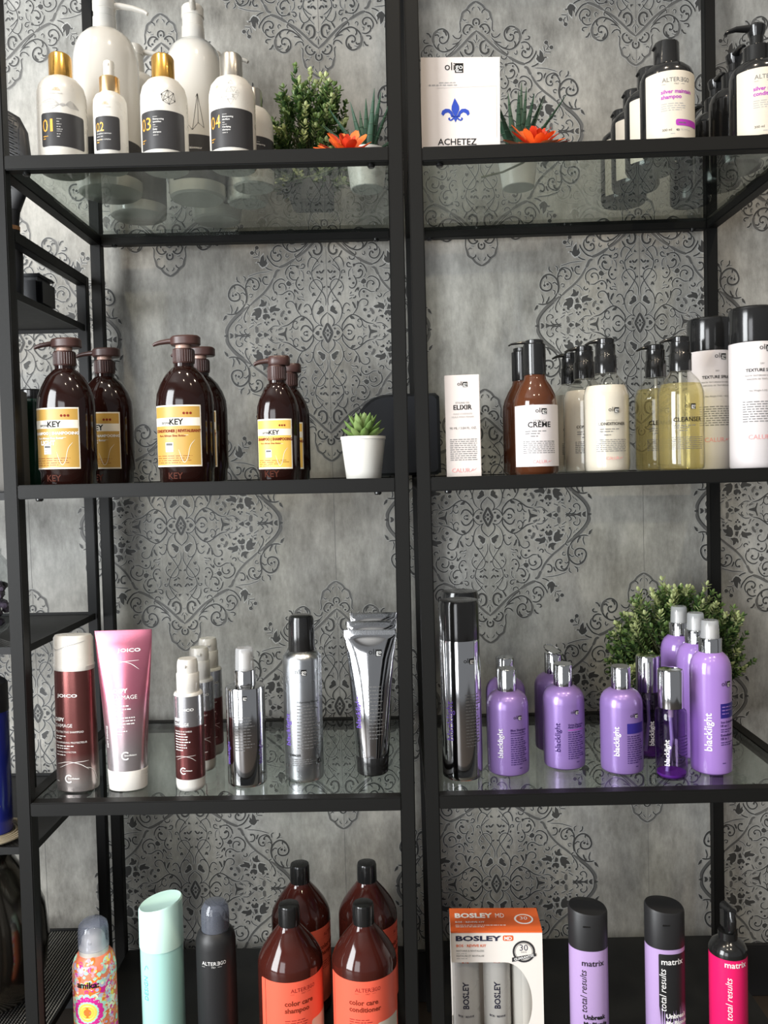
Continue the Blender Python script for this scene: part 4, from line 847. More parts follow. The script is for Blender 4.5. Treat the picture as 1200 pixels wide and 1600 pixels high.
sl = SILM; b.patch(body, -.0602, .0602, .086, .1262, sl, nu=64); b.patch(body, -.0602, .0602, .016, .086, MARM, nu=64)
b.text(body, 'JOICO', .003, .1075, WINK, w=.020, h=.0034, off=.0005, bold=.03); b.text(body, 'DEFY', -.015, .094, WINK, w=.013, al='l', off=.0005, bold=.04); b.text(body, 'DAMAGE', -.015, .0880, WINK, w=.021, al='l', off=.0005); b.text(body, 'PROTECTIVE SHIELD', -.0145, .0795, WINK, w=.024, al='l', off=.0005); b.lines(body, -.0145, .0765, .022, 7, .0036, WINK, th=.0013, off=.0005, word=.003); joico_swirl(b, body, -.001, .045, .030); ghost_g(b, body, -.003, .028, .0040); b.make('bottle_body', t)
b = B(); b.loft(Lm([(.0140, .1295), (.0150, .131), (.0150, .154), (.0140, .1555)]), PEARL); b.make('pump_collar', t); b = B(); b.loft(Lm([(.0138, .155), (.0138, .164), (.0132, .170), (.0118, .1735)]), PEARL); b.box((0, -.0140, .165), (.006, .003, .004), PEARL, bev=.001); b.make('pump_head', t)
dup(t, 'middle pump bottle of the row of three white and maroon ones', 'L', .211, .123, 3, .2); dup(t, 'rearmost pump bottle of the row of three white and maroon ones', 'L', .209, .189, 3, .3)
FROST = thin_clear('frosted_clear_plastic', (.86, .87, .88), body=.35, bodycol=(.75, .76, .78), rough=.08)
t = thing('spray_bottle', 'mirror chrome cylinder spray bottle with a cloudy spray cap', 'bottle', 'L', .285, .068, 3, 0)
b = B(); body = b.loft(Lm([(.0248, 0), (.0258, .0015), (.0262, .004), (.0262, .129), (.0255, .1315), (.0150, .133), (.0145, .134)]), CHROME); oligo(b, body, .000, .119, .013); b.lines(body, -.012, .094, .028, 12, .0040, INKG, th=.0010, word=.004); b.text(body, 'blacklight', -.0215, .030, mat('violet_ink', (.18, .10, .50), .6, spec=.12), h=.006, vert=True, al='l'); b.text(body, 'blacklight', .0270, .030, MATS['violet_ink'], h=.006, vert=True, al='l'); b.make('bottle_body', t)
b = B(); b.loft(Lm([(.0145, .133), (.0145, .153), (.0138, .154)]), CHROME); b.make('collar', t); b = B(); b.loft(Lm([(.0128, .1535), (.0118, .181), (.0105, .183)]), FROST); b.loft(Lm([(.0070, .1545), (.0070, .176)]), PEARL); b.make('spray_cap', t)
t = thing('mousse_can', 'tall aluminium mousse can with a long black cap', 'spray can', 'L', .361, .083, 3, 0)
b = B(); body = b.loft(Lm([(.0252, 0), (.0262, .002), (.0265, .005), (.0265, .164), (.0258, .168), (.0215, .173), (.0170, .1765)]), ALU); oligo(b, body, .000, .148, .017); b.text(body, 'blacklight', -.0165, .050, MATS['violet_ink'], h=.0085, vert=True, al='l'); b.lines(body, -.006, .104, .034, 14, .0044, INKG, th=.0011, word=.004)
b.text(body, 'Volumizing Mousse', -.006, .1085, INK, w=.032, al='l'); b.text(body, 'DANGER', -.010, .036, INK, w=.017, bold=.02); b.lines(body, -.018, .0315, .040, 4, .0028, INKG, th=.0009, word=.004); b.stroke(body, [(.0220, .0250), (.0255, .0320), (.0290, .0250), (.0220, .0250)], .0014, INK, fine=1, taper=False); b.make('can_body', t)
b = B(); b.loft(Lm([(.0178, .175), (.0182, .177), (.0172, .216), (.0160, .2215), (.013, .2235)]), BLK); b.make('cap', t)
def crimp_tube(label, x, y, rz):
    t = thing('lotion_tube', label, 'tube', 'L', x, y, 3, rz, group='silver lotion tubes'); b = B()
    body = b.loft([(.025, .0225, .0225, 2), (.030, .0236, .0220, 2), (.070, .0255, .0205, 2), (.120, .0290, .0165, 2), (.160, .0325, .0110, 2), (.186, .0358, .0042, 2), (.190, .0362, .0010, 2.4), (.1985, .0364, .0009, 3)], CHROME)
    for i in range(40): b.box((-.0345+i*.00177, -.0011, .1945), (.0006, .0005, .006), ALU)
    oligo(b, body, .007, .166, .019); b.text(body, 'blacklight', -.0135, .066, MATS['violet_ink'], h=.0085, vert=True, al='l'); b.lines(body, -.003, .122, .024, 15, .0050, INKG, th=.0011, word=.004)
    b.make('tube_body', t); b = B(); b.loft(Lm([(.0205, 0), (.0218, .0015), (.0228, .024), (.0220, .0262)]), BLK); b.make('cap', t); return t
c = crimp_tube('front silver squeeze tube standing on a black cap, violet lettering', .4540, .098, -.06); dup(c, 'middle silver squeeze tube, crimped end showing above the front one', 'L', .4550, .168, 3, .0); dup(c, 'rearmost silver squeeze tube, only its top crimp showing', 'L', .4560, .240, 3, .02)

# ------------------------------------------------------------------ third shelf, right unit
PUR = mat('pearl_violet_plastic', (.26, .165, .43), .30, .25, coat=.3); PURL = mat('bright_violet_plastic', (.33, .19, .53), .20, coat=.5); DVI = mat('dark_violet_ink', (.035, .015, .10), .6, spec=.12); SILINK = mat('silver_ink', (.80, .79, .80), .2, .6)
t = thing('hairspray_can', 'tall chrome hairspray can with a big black cap, left end of right third shelf', 'spray can', 'R', .0535, .076, 3, 0); r = .0275
b = B(); body = b.loft(Lm([(r*.93, 0), (r*.99, .002), (r, .006), (r, .186), (r*.97, .190)]), CHROME); b.text(body, 'blacklight', -.0135, .055, MATS['violet_ink'], h=.0105, vert=True, al='l'); b.lines(body, .004, .116, .026, 17, .0043, INKG, th=.0010, word=.004); oligo(b, body, .010, .160, .016); b.make('can_body', t)
b = B(); b.loft(Lm([(r*.985, .1885), (r*.985, .236), (r*.93, .241), (r*.5, .2425), (r*.3, .2415)]), BLK); b.make('cap', t); dup(t, 'chrome hairspray can standing behind the front one, black cap just higher in view', 'R', .0610, .160, 3, .6)
def violet(label, x, y, rz, ink, open_=False, box_=False, pink=False):
    t = thing('shampoo_bottle', label, 'bottle', 'R', x, y, 3, rz); r = .0287
    b = B(); body = b.loft(Lm([(r*.90, 0), (r*.98, .002), (r, .007), (r, .090), (r*.985, .096), (r*.92, .102), (r*.80, .107), (r*.62, .1105), (.0135, .1125)]), PUR)
    b.text(body, 'blacklight', -.0105, .026, ink, h=.0078, vert=True, al='l', bold=.012); oligo(b, body, .010, .079, .0125)
    if box_: b.patch(body, .000, .028, .0565, .0705, mat('deep_blue_panel', (.03, .02, .20), .35), nu=10); z = .0525
    else: b.text(body, 'Violet Shampoo' if pink else 'Blue Shampoo', .0, .0625, DVI, w=.024, al='l', bold=.02); b.text(body, 'Shampooing Bleu' if not pink else 'Anti-Yellow', .0, .0590, DVI, w=.022, al='l', bold=.02); b.patch(body, .0, .024, .0560, .0568, PURI if pink else DVI, nu=8); z = .0525
    b.lines(body, .0, z, .026, 13, .0030, DVI, th=.0011, word=.0035, seed=3); b.lines(body, .012, .011, .010, 1, .003, DVI, th=.0009); b.make('bottle_body', t); cr_ = .0130
    b = B(); b.loft(Body([(.1118, cr_, cr_, 2), (.141, cr_, cr_, 2, 0, .03), (.1425, cr_-.001, cr_-.001, 2, 0, .03)]), CHROME)
    if open_: b.tube([(cr_*1.0*cos(a), cr_*sin(a), .146+.006*sin(a)) for a in [k*pi/8 for k in range(17)]], .0011, CHROME, seg=6, cap=False); b.loft([(.1445, .0125, .0125, 2, 0, .5), (.146, .0125, .0125, 2, 0, .5)], CHROME, seg=24)
    b.make('flip_cap', t); return t
violet('violet shampoo bottle beside the hairspray cans, silver blacklight lettering', .118, .090, 0, SILINK); violet('violet shampoo bottle hidden behind the one beside the hairspray cans', .1245, .160, .6, DVI)
violet('violet shampoo bottle with black lettering and a pink stripe, middle of the row', .199, .109, 0, DVI, pink=True); violet('violet shampoo bottle with its flip cap open, behind the middle one', .199, .182, .8, DVI, open_=True)
violet('violet conditioner bottle with a deep blue panel and white lettering', .2735, .086, 0, WINK, box_=True)
VCL = thin_clear('violet_clear_plastic', (.60, .50, .70), ior=1.48)
def serum(label, x, y, rz):
    t = thing('serum_bottle', label, 'bottle', 'R', x, y, 3, rz, group='clear violet serum bottles'); r = .0205; prof = [(r*.9, 0), (r, .003), (r, .085), (r*.95, .090), (.0155, .0935), (.0155, .0955)]
    b = B(); body = b.loft(Lm(prof), VCL); b.make('bottle_shell', t); b = B(); b.loft(Lm([(r*.8, .0015), (r*.92, .004), (r*.92, .007)]), mat('violet_base', (.20, .05, .35), .2)); b.make('base', t)
    b = B(); b.tube([(-.001, 0, .094), (0, 0, .07), (.001, 0, .05), (-.004, 0, .02), (-.006, 0, .005)], .0024, mat('pale_violet_tube', (.50, .47, .68), .3), seg=8); b.loft(Lm([(.0036, .080), (.0036, .094)]), WHITE, seg=12); b.make('dip_tube', t)
    b = B(); b.text(body, 'blacklight', -.0085, .020, WINK, h=.0068, vert=True, al='l', bold=.015); b.lines(body, .002, .058, .022, 8, .0042, DVI, th=.0010, word=.003); b.make('printing', t)
    b = B(); b.loft(Lm([(.0165, .0940), (.0165, .142), (.0155, .1445), (.012, .145)]), CHROME); b.make('cap', t); return t
s_ = serum('small clear violet serum bottle with a chrome cap, at the front', .3305, .053, 0); dup(s_, 'small clear violet serum bottle behind and left of the front one', 'R', .3255, .138, 3, .5)
def tall_violet(label, x, y, rz):
    t = thing('spray_bottle', label, 'bottle', 'R', x, y, 3, rz, group='tall violet spray bottles'); r = .0270
    b = B(); body = b.loft(Lm([(r*.92, 0), (r*.99, .002), (r, .006), (r, .135), (r*.985, .142), (r*.93, .149), (r*.82, .1555), (r*.65, .160), (.0150, .162)]), PURL)
    b.text(body, 'blacklight', -.0085, .033, WINK, h=.0100, vert=True, al='l', bold=.012); oligo(b, body, .012, .1205, .0165); b.patch(body, .003, .032, .077, .0965, mat('deep_blue_panel', (.03, .02, .20), .35), nu=10); b.lines(body, .005, .0915, .022, 3, .0045, PURL, th=.0012, off=.0004)
    b.text(body, 'Soin Embellisseur', .003, .0705, DVI, w=.027, al='l', bold=.02); b.text(body, '18 en 1', .003, .0655, DVI, w=.012, al='l', bold=.02); b.lines(body, .003, .0615, .027, 2, .0030, DVI, th=.0010); b.text(body, 'Embellisseur', .003, .0530, DVI, w=.022, al='l', bold=.02); b.text(body, '18 in 1', .003, .0480, DVI, w=.012, al='l', bold=.02); b.lines(body, .003, .0440, .029, 2, .0030, DVI, th=.0010); b.lines(body, .005, .016, .015, 1, .0030, DVI, th=.0009); b.make('bottle_body', t)
    b = B(); b.loft(Lm([(.0150, .1605), (.0150, .180), (.0143, .181)]), CHROME); b.make('collar', t); b = B(); b.loft(Lm([(.0122, .1805), (.0112, .2030), (.0100, .2045)]), FROST); b.loft(Lm([(.0065, .181), (.0065, .197)]), PEARL); b.make('spray_cap', t); return t
v = tall_violet('front one of the three tall bright violet spray bottles', .3920, .076, 0); dup(v, 'middle one of the three tall bright violet spray bottles', 'R', .3935, .135, 3, .2); dup(v, 'rearmost of the three tall bright violet spray bottles, before the boxwood', 'R', .3895, .194, 3, .3)

# ================================================================== bottom shelf
PAL = [mat('print_'+n, c, .3) for n, c in [('magenta', (.72, .03, .32)), ('orange', (.90, .20, .03)), ('mint', (.45, .80, .64)), ('yellow', (.92, .68, .10)), ('pink', (.90, .42, .50)), ('coral', (.88, .24, .13)), ('cream', (.92, .86, .62)), ('lilac', (.55, .50, .72))]]
t = thing('dry_shampoo_can', 'colourful floral printed can under a clear dome cap, leftmost on the bottom shelf', 'spray can', 'L', .068, .065, 4, 0); r = .0287
b = B(); body = b.loft(Lm([(r*.95, 0), (r, .003), (r, .146), (r*.97, .155), (r*.88, .163), (r*.72, .169)]), PAL[5]); rnd = random.Random(11)
for i in range(520):
    u = rnd.uniform(-r*1.6, r*1.6); z = rnd.uniform(.045, .166); q_ = rnd.uniform(.0018, .0052); m = rnd.choice(PAL); b.disc(body, u, z, q_, m, off=.0002+i*.0000003, n=10, ry=q_*rnd.choice([1, 1.3, .8]))
    if rnd.random() < .5: b.disc(body, u, z, q_*.5, rnd.choice(PAL), off=.00036, n=8)
fz, fu = .100, -.001
for rr_, n_, dr, m in [(.0215, 16, .0042, PAL[2]), (.0180, 16, .0038, PAL[0]), (.0150, 0, .0170, PAL[0]), (.0125, 20, .0026, PAL[2]), (.0100, 20, .0028, PAL[3]), (.0080, 0, .0098, PAL[6]), (.0070, 18, .0020, PAL[3]), (.0060, 0, .0074, PAL[1])]:
    o_ = .00040+(.02-rr_)*.01
    if n_ == 0: b.disc(body, fu, fz, dr, m, off=o_, n=28)
    else:
        for i in range(n_): b.disc(body, fu+rr_*cos(2*pi*i/n_), fz+rr_*sin(2*pi*i/n_), dr, m, off=o_, n=10)
b.text(body, 'amika:', .000, .1335, INK, w=.030, off=.0007, bold=.03); b.make('can_body', t)
b = B(); b.loft(Lm([(.0195, .1665), (.0195, .176), (.0175, .1775), (.0160, .182), (.0150, .190), (.0105, .1955), (.006, .1975)]), WHITEG); b.box((0, -.013, .1865), (.006, .006, .005), WHITEG, bev=.001); b.make('nozzle', t); b = B(); b.loft(Lm([(.0202, .176), (.0200, .200), (.0185, .2075), (.013, .2125), (.006, .2140), (.001, .2143)]), thin_clear('clear_dome', (.86, .87, .92), body=.22, bodycol=(.52, .57, .72))); b.make('dome_cap', t)
MINT = mat('mint_lacquer', (.42, .72, .66), .30, coat=.3); MINTL = mat('mint_cap_plastic', (.56, .80, .72), .32); CY = mat('cyan_ink', (.10, .48, .52), .6, spec=.12)
t = thing('hairspray_can', 'pale mint green can with a slanted cap top, between the floral and black cans', 'spray can', 'L', .160, .070, 4, -.05); r = .0288
b = B(); body = b.loft(Lm([(r*.95, 0), (r, .003), (r, .178)]), MINT); b.text(body, 'DESIGN', -.012, .110, CY, h=.0072, vert=True, al='l'); b.stroke(body, [(-.018, .150), (-.014, .158), (-.010, .154)], .0006, CY); b.make('can_body', t)
b = B(); b.loft([(.1765, r*1.03, r*1.03, 2), (.232, r*1.02, r*1.02, 2, .20, .02), (.2345, r*.96, r*.96, 2, .20, .02), (.2335, r*.86, r*.86, 2, .20, .02)], MINTL); b.make('cap', t)
t = thing('hairspray_can', 'matte black can with a smoky clear cap, right of the mint can', 'spray can', 'L', .2345, .070, 4, 0); r = .0270
b = B(); body = b.loft(Lm([(r*.95, 0), (r, .003), (r, .176), (r*.98, .184), (r*.90, .191), (r*.75, .196)]), BLKM); alter(b, body, .002, .158, .034, WINK); b.make('can_body', t); b = B(); b.loft(Lm([(.0192, .1945), (.0192, .214), (.0180, .2265), (.0135, .2325), (.005, .2345), (.001, .2347)]), thin_clear('smoky_dome', (.55, .57, .62), body=.32, bodycol=(.26, .28, .34))); b.loft(Lm([(.012, .195), (.011, .206), (.007, .214)]), BLKM, seg=24); b.make('dome_cap', t)
AMR = mat('red_brown_plastic', (.048, .010, .007), .09, coat=.15, noise=(8, .02)); REDL = mat('coral_red_label', (.86, .13, .075), .42)
def color_care(label, word, u, x, y, rz):
    t = thing('shampoo_bottle', label, 'bottle', u, x, y, 4, rz, group='red labelled amber bottles'); r = .0448
    b = B(); body = b.loft(Lm([(r*.92, 0), (r, .004), (r, .140), (r*.985, .146), (r*.93, .153), (r*.82, .162), (r*.62, .175), (r*.42, .186), (.0150, .191), (.0145, .193)]), AMR); b.make('bottle_body', t)
    b = B(); b.patch(body, -.058, .075, .02, .1345, REDL, nu=60, rad=.003); b.patch(body, -.050, -.0493, .02, .134, AMR, off=.0003, nu=2); alter(b, body, .006, .120, .036, mat('dark_red_ink', (.30, .02, .02), .6, spec=.12)); b.text(body, 'color care', -.009, .1025, INK, w=.038, al='l', bold=.03) if 0 else b.text(body, 'color care', -.020, .1020, MAR, w=.040, al='l', bold=.03)
    b.text(body, word, -.020, .0925, MAR, w=.034 if word == 'shampoo' else .044, al='l', bold=.03); b.lines(body, -.020, .081, .038, 4, .0034, MATS['dark_red_ink'], th=.0010, word=.005); b.patch(body, .018, .060, .02, .075, CREAM, off=.0003, nu=12, rad=.004); b.make('label', t)
    b = B(); b.loft(Lm([(.0150, .1925), (.0152, .194), (.0148, .216), (.0138, .2195), (.006, .2205)]), BLK); b.make('cap', t); return t
cs = color_care('front left red labelled amber bottle, reading color care shampoo', 'shampoo', 'L', .3340, .085, .38); cc = color_care('front right red labelled amber bottle, reading color care conditioner', 'conditioner', 'L', .4370, .085, 0); cc['group'] = cs['group']
dup(cs, 'back left red labelled amber bottle, behind the color care shampoo', 'L', .3360, .205, 4, 1.2); dup(cc, 'back right red labelled amber bottle, behind the color care conditioner', 'L', .4385, .205, 4, 1.3)

# hair kit box with a curved window
BOXW = mat('box_white_board', (.78, .73, .68), .4, coat=.2); ORB = mat('box_orange', (.72, .13, .03), .4); NAVY = mat('navy_ink', (.03, .03, .06), .6, spec=.12)
t = thing('kit_box', 'white and orange hair kit box with a curved window, on the right bottom shelf', 'box', 'R', .0905, .042, 4, -.03); w2, hh, dp = .0610, .191, .060
b = B(); s = Plane(0); e = .0007
def slab(P, y0, y1, m):
    from mathutils.geometry import tessellate_polygon
    n = len(P); V = [(a, y0, c) for a, c in P]+[(a, y1, c) for a, c in P]; T_ = tessellate_polygon([[Vector((a, c, 0)) for a, c in P]])
    ar = sum(P[i][0]*P[(i+1) % n][1]-P[(i+1) % n][0]*P[i][1] for i in range(n))
    F = []
    for q_ in T_:
        a_ = sum(P[q_[i]][0]*P[q_[(i+1) % 3]][1]-P[q_[(i+1) % 3]][0]*P[q_[i]][1] for i in range(3)); q_ = q_ if a_ > 0 else q_[::-1]
        F.append(tuple(q_)); F.append(tuple(n+j for j in q_[::-1]))
    for i in range(n):
        j = (i+1) % n; F.append((i, n+i, n+j, j) if ar > 0 else (j, n+j, n+i, i))
    b.add(V, F, m)
wz = hh-.042; arc = [(.010+.036*cos(a)*1.0, .093+.056*sin(a)) for a in [pi/2-.0-k*pi/20 for k in range(21)]]
slab([(-w2, hh), (-w2, wz), (.010, wz)]+arc[1:]+[(-w2, .037), (-w2, 0), (w2, 0), (w2, hh)], -.0, e, BOXW)
b.box((0, dp-e/2, hh/2), (2*w2, e, hh), BOXW); b.box((w2-e/2, dp/2, hh/2), (e, dp-2*e, hh), BOXW); b.box((0, dp/2, e/2), (2*w2-2*e, dp-2*e, e), BOXW); b.box((-w2+e/2, dp/2, hh-.021), (e, dp-2*e, .042), BOXW); b.box((-w2+e/2, dp/2, .018), (e, dp-2*e, .037), BOXW); b.make('box_shell', t, smooth=False)
b = B(); b.box((0, dp/2, hh+e/2), (2*w2+.0004, dp, e), ORB); s2_ = Plane(.0002); b.patch(s2_, -w2, w2, hh-.0012, hh+.0004, ORB, nu=2)
class Top:
    def pt(s, u, z, off=0.0): return Vector((u, .004+z, hh+e+off))
b.text(Top(), 'BOSLEY', -.054, .030, WINK, w=.052, h=.012, al='l', bold=.04); b.text(Top(), 'MD', .002, .030, WINK, w=.012, h=.012, al='l'); b.text(Top(), 'BOS · REVIVE KIT', -.054, .017, WINK, w=.040, al='l', bold=.02); b.lines(Top(), -.054, .010, .090, 2, .004, WINK, th=.0016); b.disc(Top(), .040, .026, .013, WINK, n=24); b.disc(Top(), .040, .026, .0105, ORB, off=.0006, n=24); b.text(Top(), '30', .040, .024, WINK, w=.010, off=.0008); b.make('top_flap', t, label='orange top flap with white lettering')
b = B(); s = Plane(.0001); b.text(s, 'BOSLEY', -.0545, .1790, NAVY, w=.0610, h=.0068, al='l', bold=.04); b.patch(s, .0085, .0225, .1787, .1862, ORB, nu=4, rad=.002); b.text(s, 'MD', .0155, .1800, WINK, w=.010, h=.0050, off=.0006, bold=.02); b.text(s, 'BOS · REVIVE KIT', -.0540, .1705, ORB, w=.040, h=.0036, al='l', bold=.02)
b.text(s, 'RESTORES & REVITALIZES', -.0540, .1640, INKG, w=.037, al='l'); b.lines(s, -.054, .1610, .034, 1, .003, INKL, th=.0009); b.text(s, 'RESTAURE ET REVITALISE', -.0540, .1570, INKG, w=.037, al='l'); b.lines(s, -.054, .1540, .040, 1, .003, INKL, th=.0009)
b.disc(s, .0360, .1640, .0150, DGREY, n=32); b.disc(s, .0360, .1640, .0122, BOXW, off=.0005, n=32); b.disc(s, .0360, .1640, .0116, DGREY, off=.0006, n=32); b.disc(s, .0360, .1640, .0110, BOXW, off=.0007, n=32); b.text(s, '30', .036, .1655, NAVY, w=.011, off=.0009); b.text(s, 'DAYS', .036, .1625, INKG, w=.007, off=.0009)
b.poly(s, [(.0200, .1500), (.0520, .1580), (.0520, .1620), (.0200, .1560)], DGREY, off=.0010)
class Til:
    def pt(s, u, z, off=0.0): return Vector((.036+u*.97-z*.2, -.0001-off, .1562+z*.97+u*.22))
b.text(Til(), 'GUARANTEE', 0, 0-.0012, WINK, w=.027, off=.0014, bold=.02); s = Turned(Plane(w2), 0)
class Side:
    def pt(s, u, z, off=0.0): return Vector((w2+off, u, z))
b.patch(Side(), .0, .022, .152, .176, ORB, nu=2); b.patch(Side(), .0, .022, .122, .147, ORB, nu=2); b.make('printing', t)
b = B(); b.box((-.012, .0012, .093), (.090, .0003, .112), thin_clear('window_film', (.95, .95, .95))); b.make('window_film', t, smooth=False)
def kit_bottle(label, x, words=True):
    t2 = thing('kit_bottle', label, 'bottle', 'R', .0905+x, .042+.027, 4, 0, z=SH['R'][4]+.0018); r = .0185
    b = B(); body = b.loft(Lm([(r*.92, 0), (r, .003), (r, .150), (r*.9, .158), (r*.85, .159), (r*.85, .182), (r*.8, .184)]), PEARL)
    b.patch(body, -.03, .03, .040, .068, PAL[6], nu=20) if 0 else None
    if words: b.text(body, 'BOSLEY', .002, .078, NAVY, h=.0080, vert=True, al='l', bold=.03) ; b.patch(body, -.0060, .0030, .142, .1495, ORB, nu=5); b.text(body, 'MD', .0010, .1425, WINK, h=.0048, vert=True, al='l', off=.0006); b.text(body, 'BOS · REVIVE', -.002, .066, NAVY, w=.022, bold=.02)
    b.make('bottle_body', t2); return t2
kit_bottle('white bottle standing left inside the kit box window', -.0405); kit_bottle('white bottle standing in the middle inside the kit box window', .0020)
t2 = thing('jar', 'plain white jar inside the right part of the kit box window', 'jar', 'R', .0905+.0385, .071, 4, 0, z=SH['R'][4]+.0018); b = B(); b.loft(Lm([(.014, 0), (.0155, .004), (.0158, .125), (.0145, .150), (.008, .160), (.003, .162)]), WHITEG); b.make('jar_body', t2)

LILAC = mat('lilac_lacquer', (.47, .33, .60), .33, coat=.2); HOT = mat('hot_pink_lacquer', (.82, .015, .14), .32, coat=.2)
def matrix(label, x, y, rz, base_m, panel=None, ink=INK):
    t = thing('shampoo_bottle', label, 'bottle', 'R', x, y, 4, rz); r = .0248; a_, b_ = r*1.04, r*.90
    b = B(); body = b.loft([(0, a_*.95, b_*.95, 2.2), (.003, a_, b_, 2.2), (.168, a_, b_, 2.2)], base_m)
    if panel: b.patch(body, -.0145, .036, .0, .1605, panel, nu=20, rad=.002)
    ct = ink; b.text(body, 'matrix', .004, .1465, ct, w=.030, off=.0005, bold=.012); b.text(body, 'total results', -.0055, .083, ct, h=.0088, vert=True, al='l', off=.0005, shear=.25, wmax=.058); b.text(body, 'Unbreak', -.006 if panel else -.010, .0735, ct, w=.030, al='l', off=.0005, bold=.04); b.text(body, 'My Blonde', -.006 if panel else -.010, .0645, ct, w=.032, al='l', off=.0005, bold=.04)
    b.make('bottle_body', t)
    b = B(); b.loft([(.1665, a_*1.01, b_*1.01, 2.2, 0, -.0), (.2145, a_*1.01, b_*1.01, 2.2, -.09, .07), (.217, a_*.95, b_*.95, 2.2, -.09, .07)], BLKM)
    b.box((-.004, -b_*1.0, .200), (.010, .0016, .002), BLK, bev=.0005); b.make('flip_cap', t); return t
matrix('lilac bottle with a slanted black cap and black lettering, right of the kit box', .2155, .055, -.1, LILAC); matrix('lilac bottle with a large black panel and white lettering', .3185, .055, .0, LILAC, BLKM, WINK)
t = thing('spray_bottle', 'hot pink trigger spray bottle with a black head, right end of the bottom shelf', 'bottle', 'R', .4035, .055, 4, 0); r = .0247
b = B(); body = b.loft(Lm([(r*.95, 0), (r, .003), (r, .1515)]), HOT); b.text(body, 'matrix', .002, .1415, WINK, w=.030, off=.0005, bold=.015); b.text(body, 'total results', -.0040, .070, WINK, h=.0088, vert=True, al='l', off=.0005, shear=.25); b.make('bottle_body', t)
b = B(); b.loft(Lm([(r*1.0, .151), (r*1.0, .156), (r*.88, .163), (r*.62, .168), (.0125, .170), (.0125, .180)]), BLK); b.make('shoulder_ring', t)
b = B(); b.box((.0010, .004, .196), (.014, .022, .034), BLK, bev=.004); b.tube([(.0, -.004, .181), (.000, -.014, .190), (-.001, -.018, .203), (-.0005, -.014, .212)], [.0055, .0060, .0055, .0045], BLK); b.tube([(0, .010, .208), (.001, -.016, .213)], [.007, .005], BLK); b.make('trigger_head', t)

# ================================================================== things on the black rack (left edge)
def rthing(name, label, cat, x, y, z, rz=0): return thing(name, label, cat, 'L', x, y, 0, rz, z=z)
t = rthing('hair_brush', 'black paddle hairbrush standing upright with a copper ring on its handle', 'brush', -.044, .145, .2575, -.3); t.matrix_world = t.matrix_world @ Matrix.Scale(1.12, 4)
b = B(); b.loft([(0, .012, .010, 2), (.004, .015, .012, 2), (.055, .017, .013, 2), (.088, .0135, .011, 2), (.098, .013, .011, 2), (.115, .016, .012, 2)], BLKM); b.make('handle', t); b = B(); b.loft([(.0875, .0140, .0114, 2), (.0925, .0142, .0116, 2)], mat('copper', (.80, .40, .20), .25, 1)); b.make('copper_ring', t)
b = B(); b.loft([(.112, .016, .012, 2), (.135, .030, .011, 2.2), (.170, .037, .011, 2.3), (.205, .033, .011, 2.2), (.225, .022, .010, 2), (.234, .008, .006, 2)], BLKM)
for j in range(14):
    for i in range(9):
        x_ = -.026+i*.0065; z_ = .137+j*.0065; b.box((x_, -.016, z_), (.0012, .012, .0012), BLK)
b.make('paddle_head', t)
t = rthing('storage_box', 'small black rounded box on the upper ribbed rack shelf', 'box', -.057, .216, .2575)
b = B(); b.box((0, 0, .023), (.075, .06, .046), CB, bev=.007); b.make('box_body', t); b = B(); b.box((0, 0, .0475), (.072, .057, .004), CB, bev=.0015); b.make('lid', t)
DG = mat('dark_green_glass', (.006, .035, .022), .12, coat=.4)
t = rthing('carton', 'slim dark carton with a bronze side on the middle rack shelf', 'box', -.052, .130, -.0105); b = B(); b.box((0, 0, .070), (.044, .040, .140), mat('bronze_black_card', (.05, .042, .030), .3), bev=.001); b.make('carton_body', t)
t = rthing('glass_bottle', 'dark green bottle behind the slim dark carton on the rack', 'bottle', -.040, .195, -.0105); b = B(); b.loft(Lm([(.026, 0), (.028, .004), (.028, .128), (.026, .133)]), DG); b.make('bottle_body', t); b = B(); b.loft(Lm([(.020, .132), (.020, .146), (.018, .148)]), BLK); b.make('cap', t)
t = rthing('glass_bottle', 'dark green bottle at the left photo edge on the middle rack shelf', 'bottle', -.118, .120, -.0105); b = B(); b.loft(Lm([(.028, 0), (.030, .004), (.030, .122), (.012, .140), (.012, .150)]), DG); b.make('bottle_body', t)
t = rthing('glass_jar', 'round clear glass jar filled with dark stones at the left edge', 'jar', -.112, .140, -.2175); b = B(); b.loft(Lm([(.030, 0), (.042, .008), (.054, .030), (.058, .055), (.054, .085), (.044, .106), (.036, .116), (.037, .124)]), thin_clear('jar_glass', (.88, .90, .90)), cap=(True, False)); b.make('jar_shell', t, ang=60)
b = B(); rnd = random.Random(5); SM = [mat('dark_stone', (.03, .028, .03), .3), mat('violet_stone', (.12, .09, .13), .35), mat('grey_stone', (.25, .25, .24), .4)]
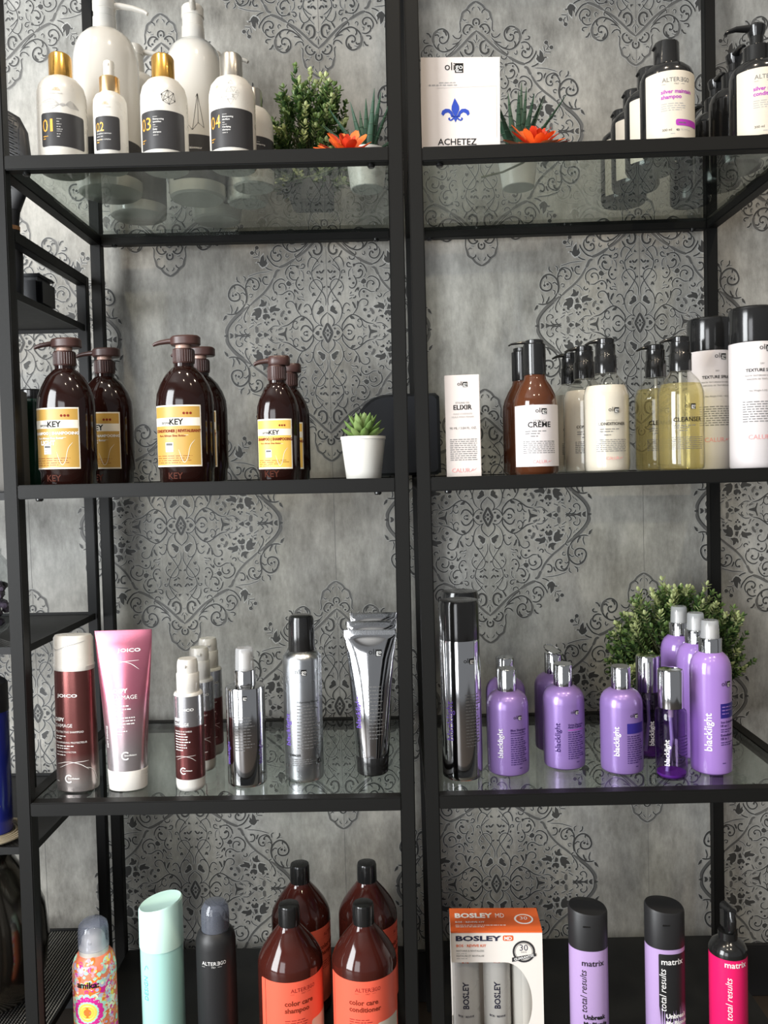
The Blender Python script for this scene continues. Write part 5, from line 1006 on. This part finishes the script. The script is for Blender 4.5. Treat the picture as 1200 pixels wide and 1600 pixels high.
for i in range(150):
    a = rnd.uniform(0, 2*pi); z = rnd.uniform(.006, .078); R_ = (.050 if .02 < z < .085 else .036)*math.sqrt(rnd.random())*.88; q_ = rnd.uniform(.005, .009); c_ = Vector((R_*cos(a), R_*sin(a), z+.004))
    b.loft([(c_.z-q_*.7, q_*.4, q_*.4, 2), (c_.z-q_*.3, q_*.95, q_*.8, 2.2), (c_.z+q_*.3, q_*.9, q_*.9, 2), (c_.z+q_*.7, q_*.35, q_*.4, 2)], rnd.choice(SM), seg=7) if 0 else b.loft(Body([(c_.z-q_*.7, q_*.4, q_*.4, 2), (c_.z-q_*.2, q_*.95, q_*.8, 2.2), (c_.z+q_*.4, q_*.8, q_*.9, 2), (c_.z+q_*.7, q_*.3, q_*.4, 2)], (c_.x, c_.y)), rnd.choice(SM), seg=7)
o = b.make('stones', t); o['kind'] = 'stuff'
BLUE = mat('cobalt_lacquer', (.02, .03, .28), .25, coat=.3)
t = rthing('shampoo_bottle', 'cobalt blue bottle with a dark cap and white lettering at the left edge', 'bottle', -.083, .105, -.4885, .35); r = .0265
b = B(); body = b.loft([(0, r*.95, r*.85, 2.2), (.003, r, r*.9, 2.2), (.172, r, r*.9, 2.2)], BLUE); b.text(body, 'MATRIX', -.003, .153, WINK, w=.036, bold=.02); b.text(body, 'total results', -.004, .075, WINK, h=.0095, vert=True, al='l', shear=.25); b.text(body, 'BRASS', -.006, .0625, WINK, w=.030, bold=.04); b.text(body, 'OFF', -.013, .0530, WINK, w=.016, bold=.04); b.lines(body, -.020, .046, .038, 4, .006, WINK, th=.0022, word=.006); b.make('bottle_body', t)
b = B(); b.loft([(.171, r*1.01, r*.91, 2.2), (.212, r*1.0, r*.9, 2.2, -.12, .12), (.2145, r*.92, r*.84, 2.2, -.12, .12)], BLKM); b.make('flip_cap', t)
t = rthing('woven_coaster', 'round beige woven coaster under the cobalt blue bottle', 'coaster', -.083, .105, -.4925); b = B(); WV = mat('beige_straw', (.34, .29, .20), .7)
for k in range(9): ring_tube(b, (0, 0, .0018), .004+k*.0052, .0021, WV, 40)
b.make('woven_rings', t)
t = rthing('vase', 'big glossy black metallic vase on the wire mesh rack shelf', 'vase', -.118, .150, -.7625); b = B(); VM = mat('dark_mirror_glaze', (.09, .08, .065), .12, .9, noise=(14, .25))
b.loft(Lm([(.040, 0), (.062, .012), (.078, .045), (.083, .090), (.078, .135), (.062, .175), (.044, .200), (.036, .215), (.040, .226)]), VM, cap=(True, False)); b.loft(Lm([(.0375, .2255), (.033, .215), (.030, .20)]), BLKM, cap=(False, True)); b.make('vase_body', t, ang=60)
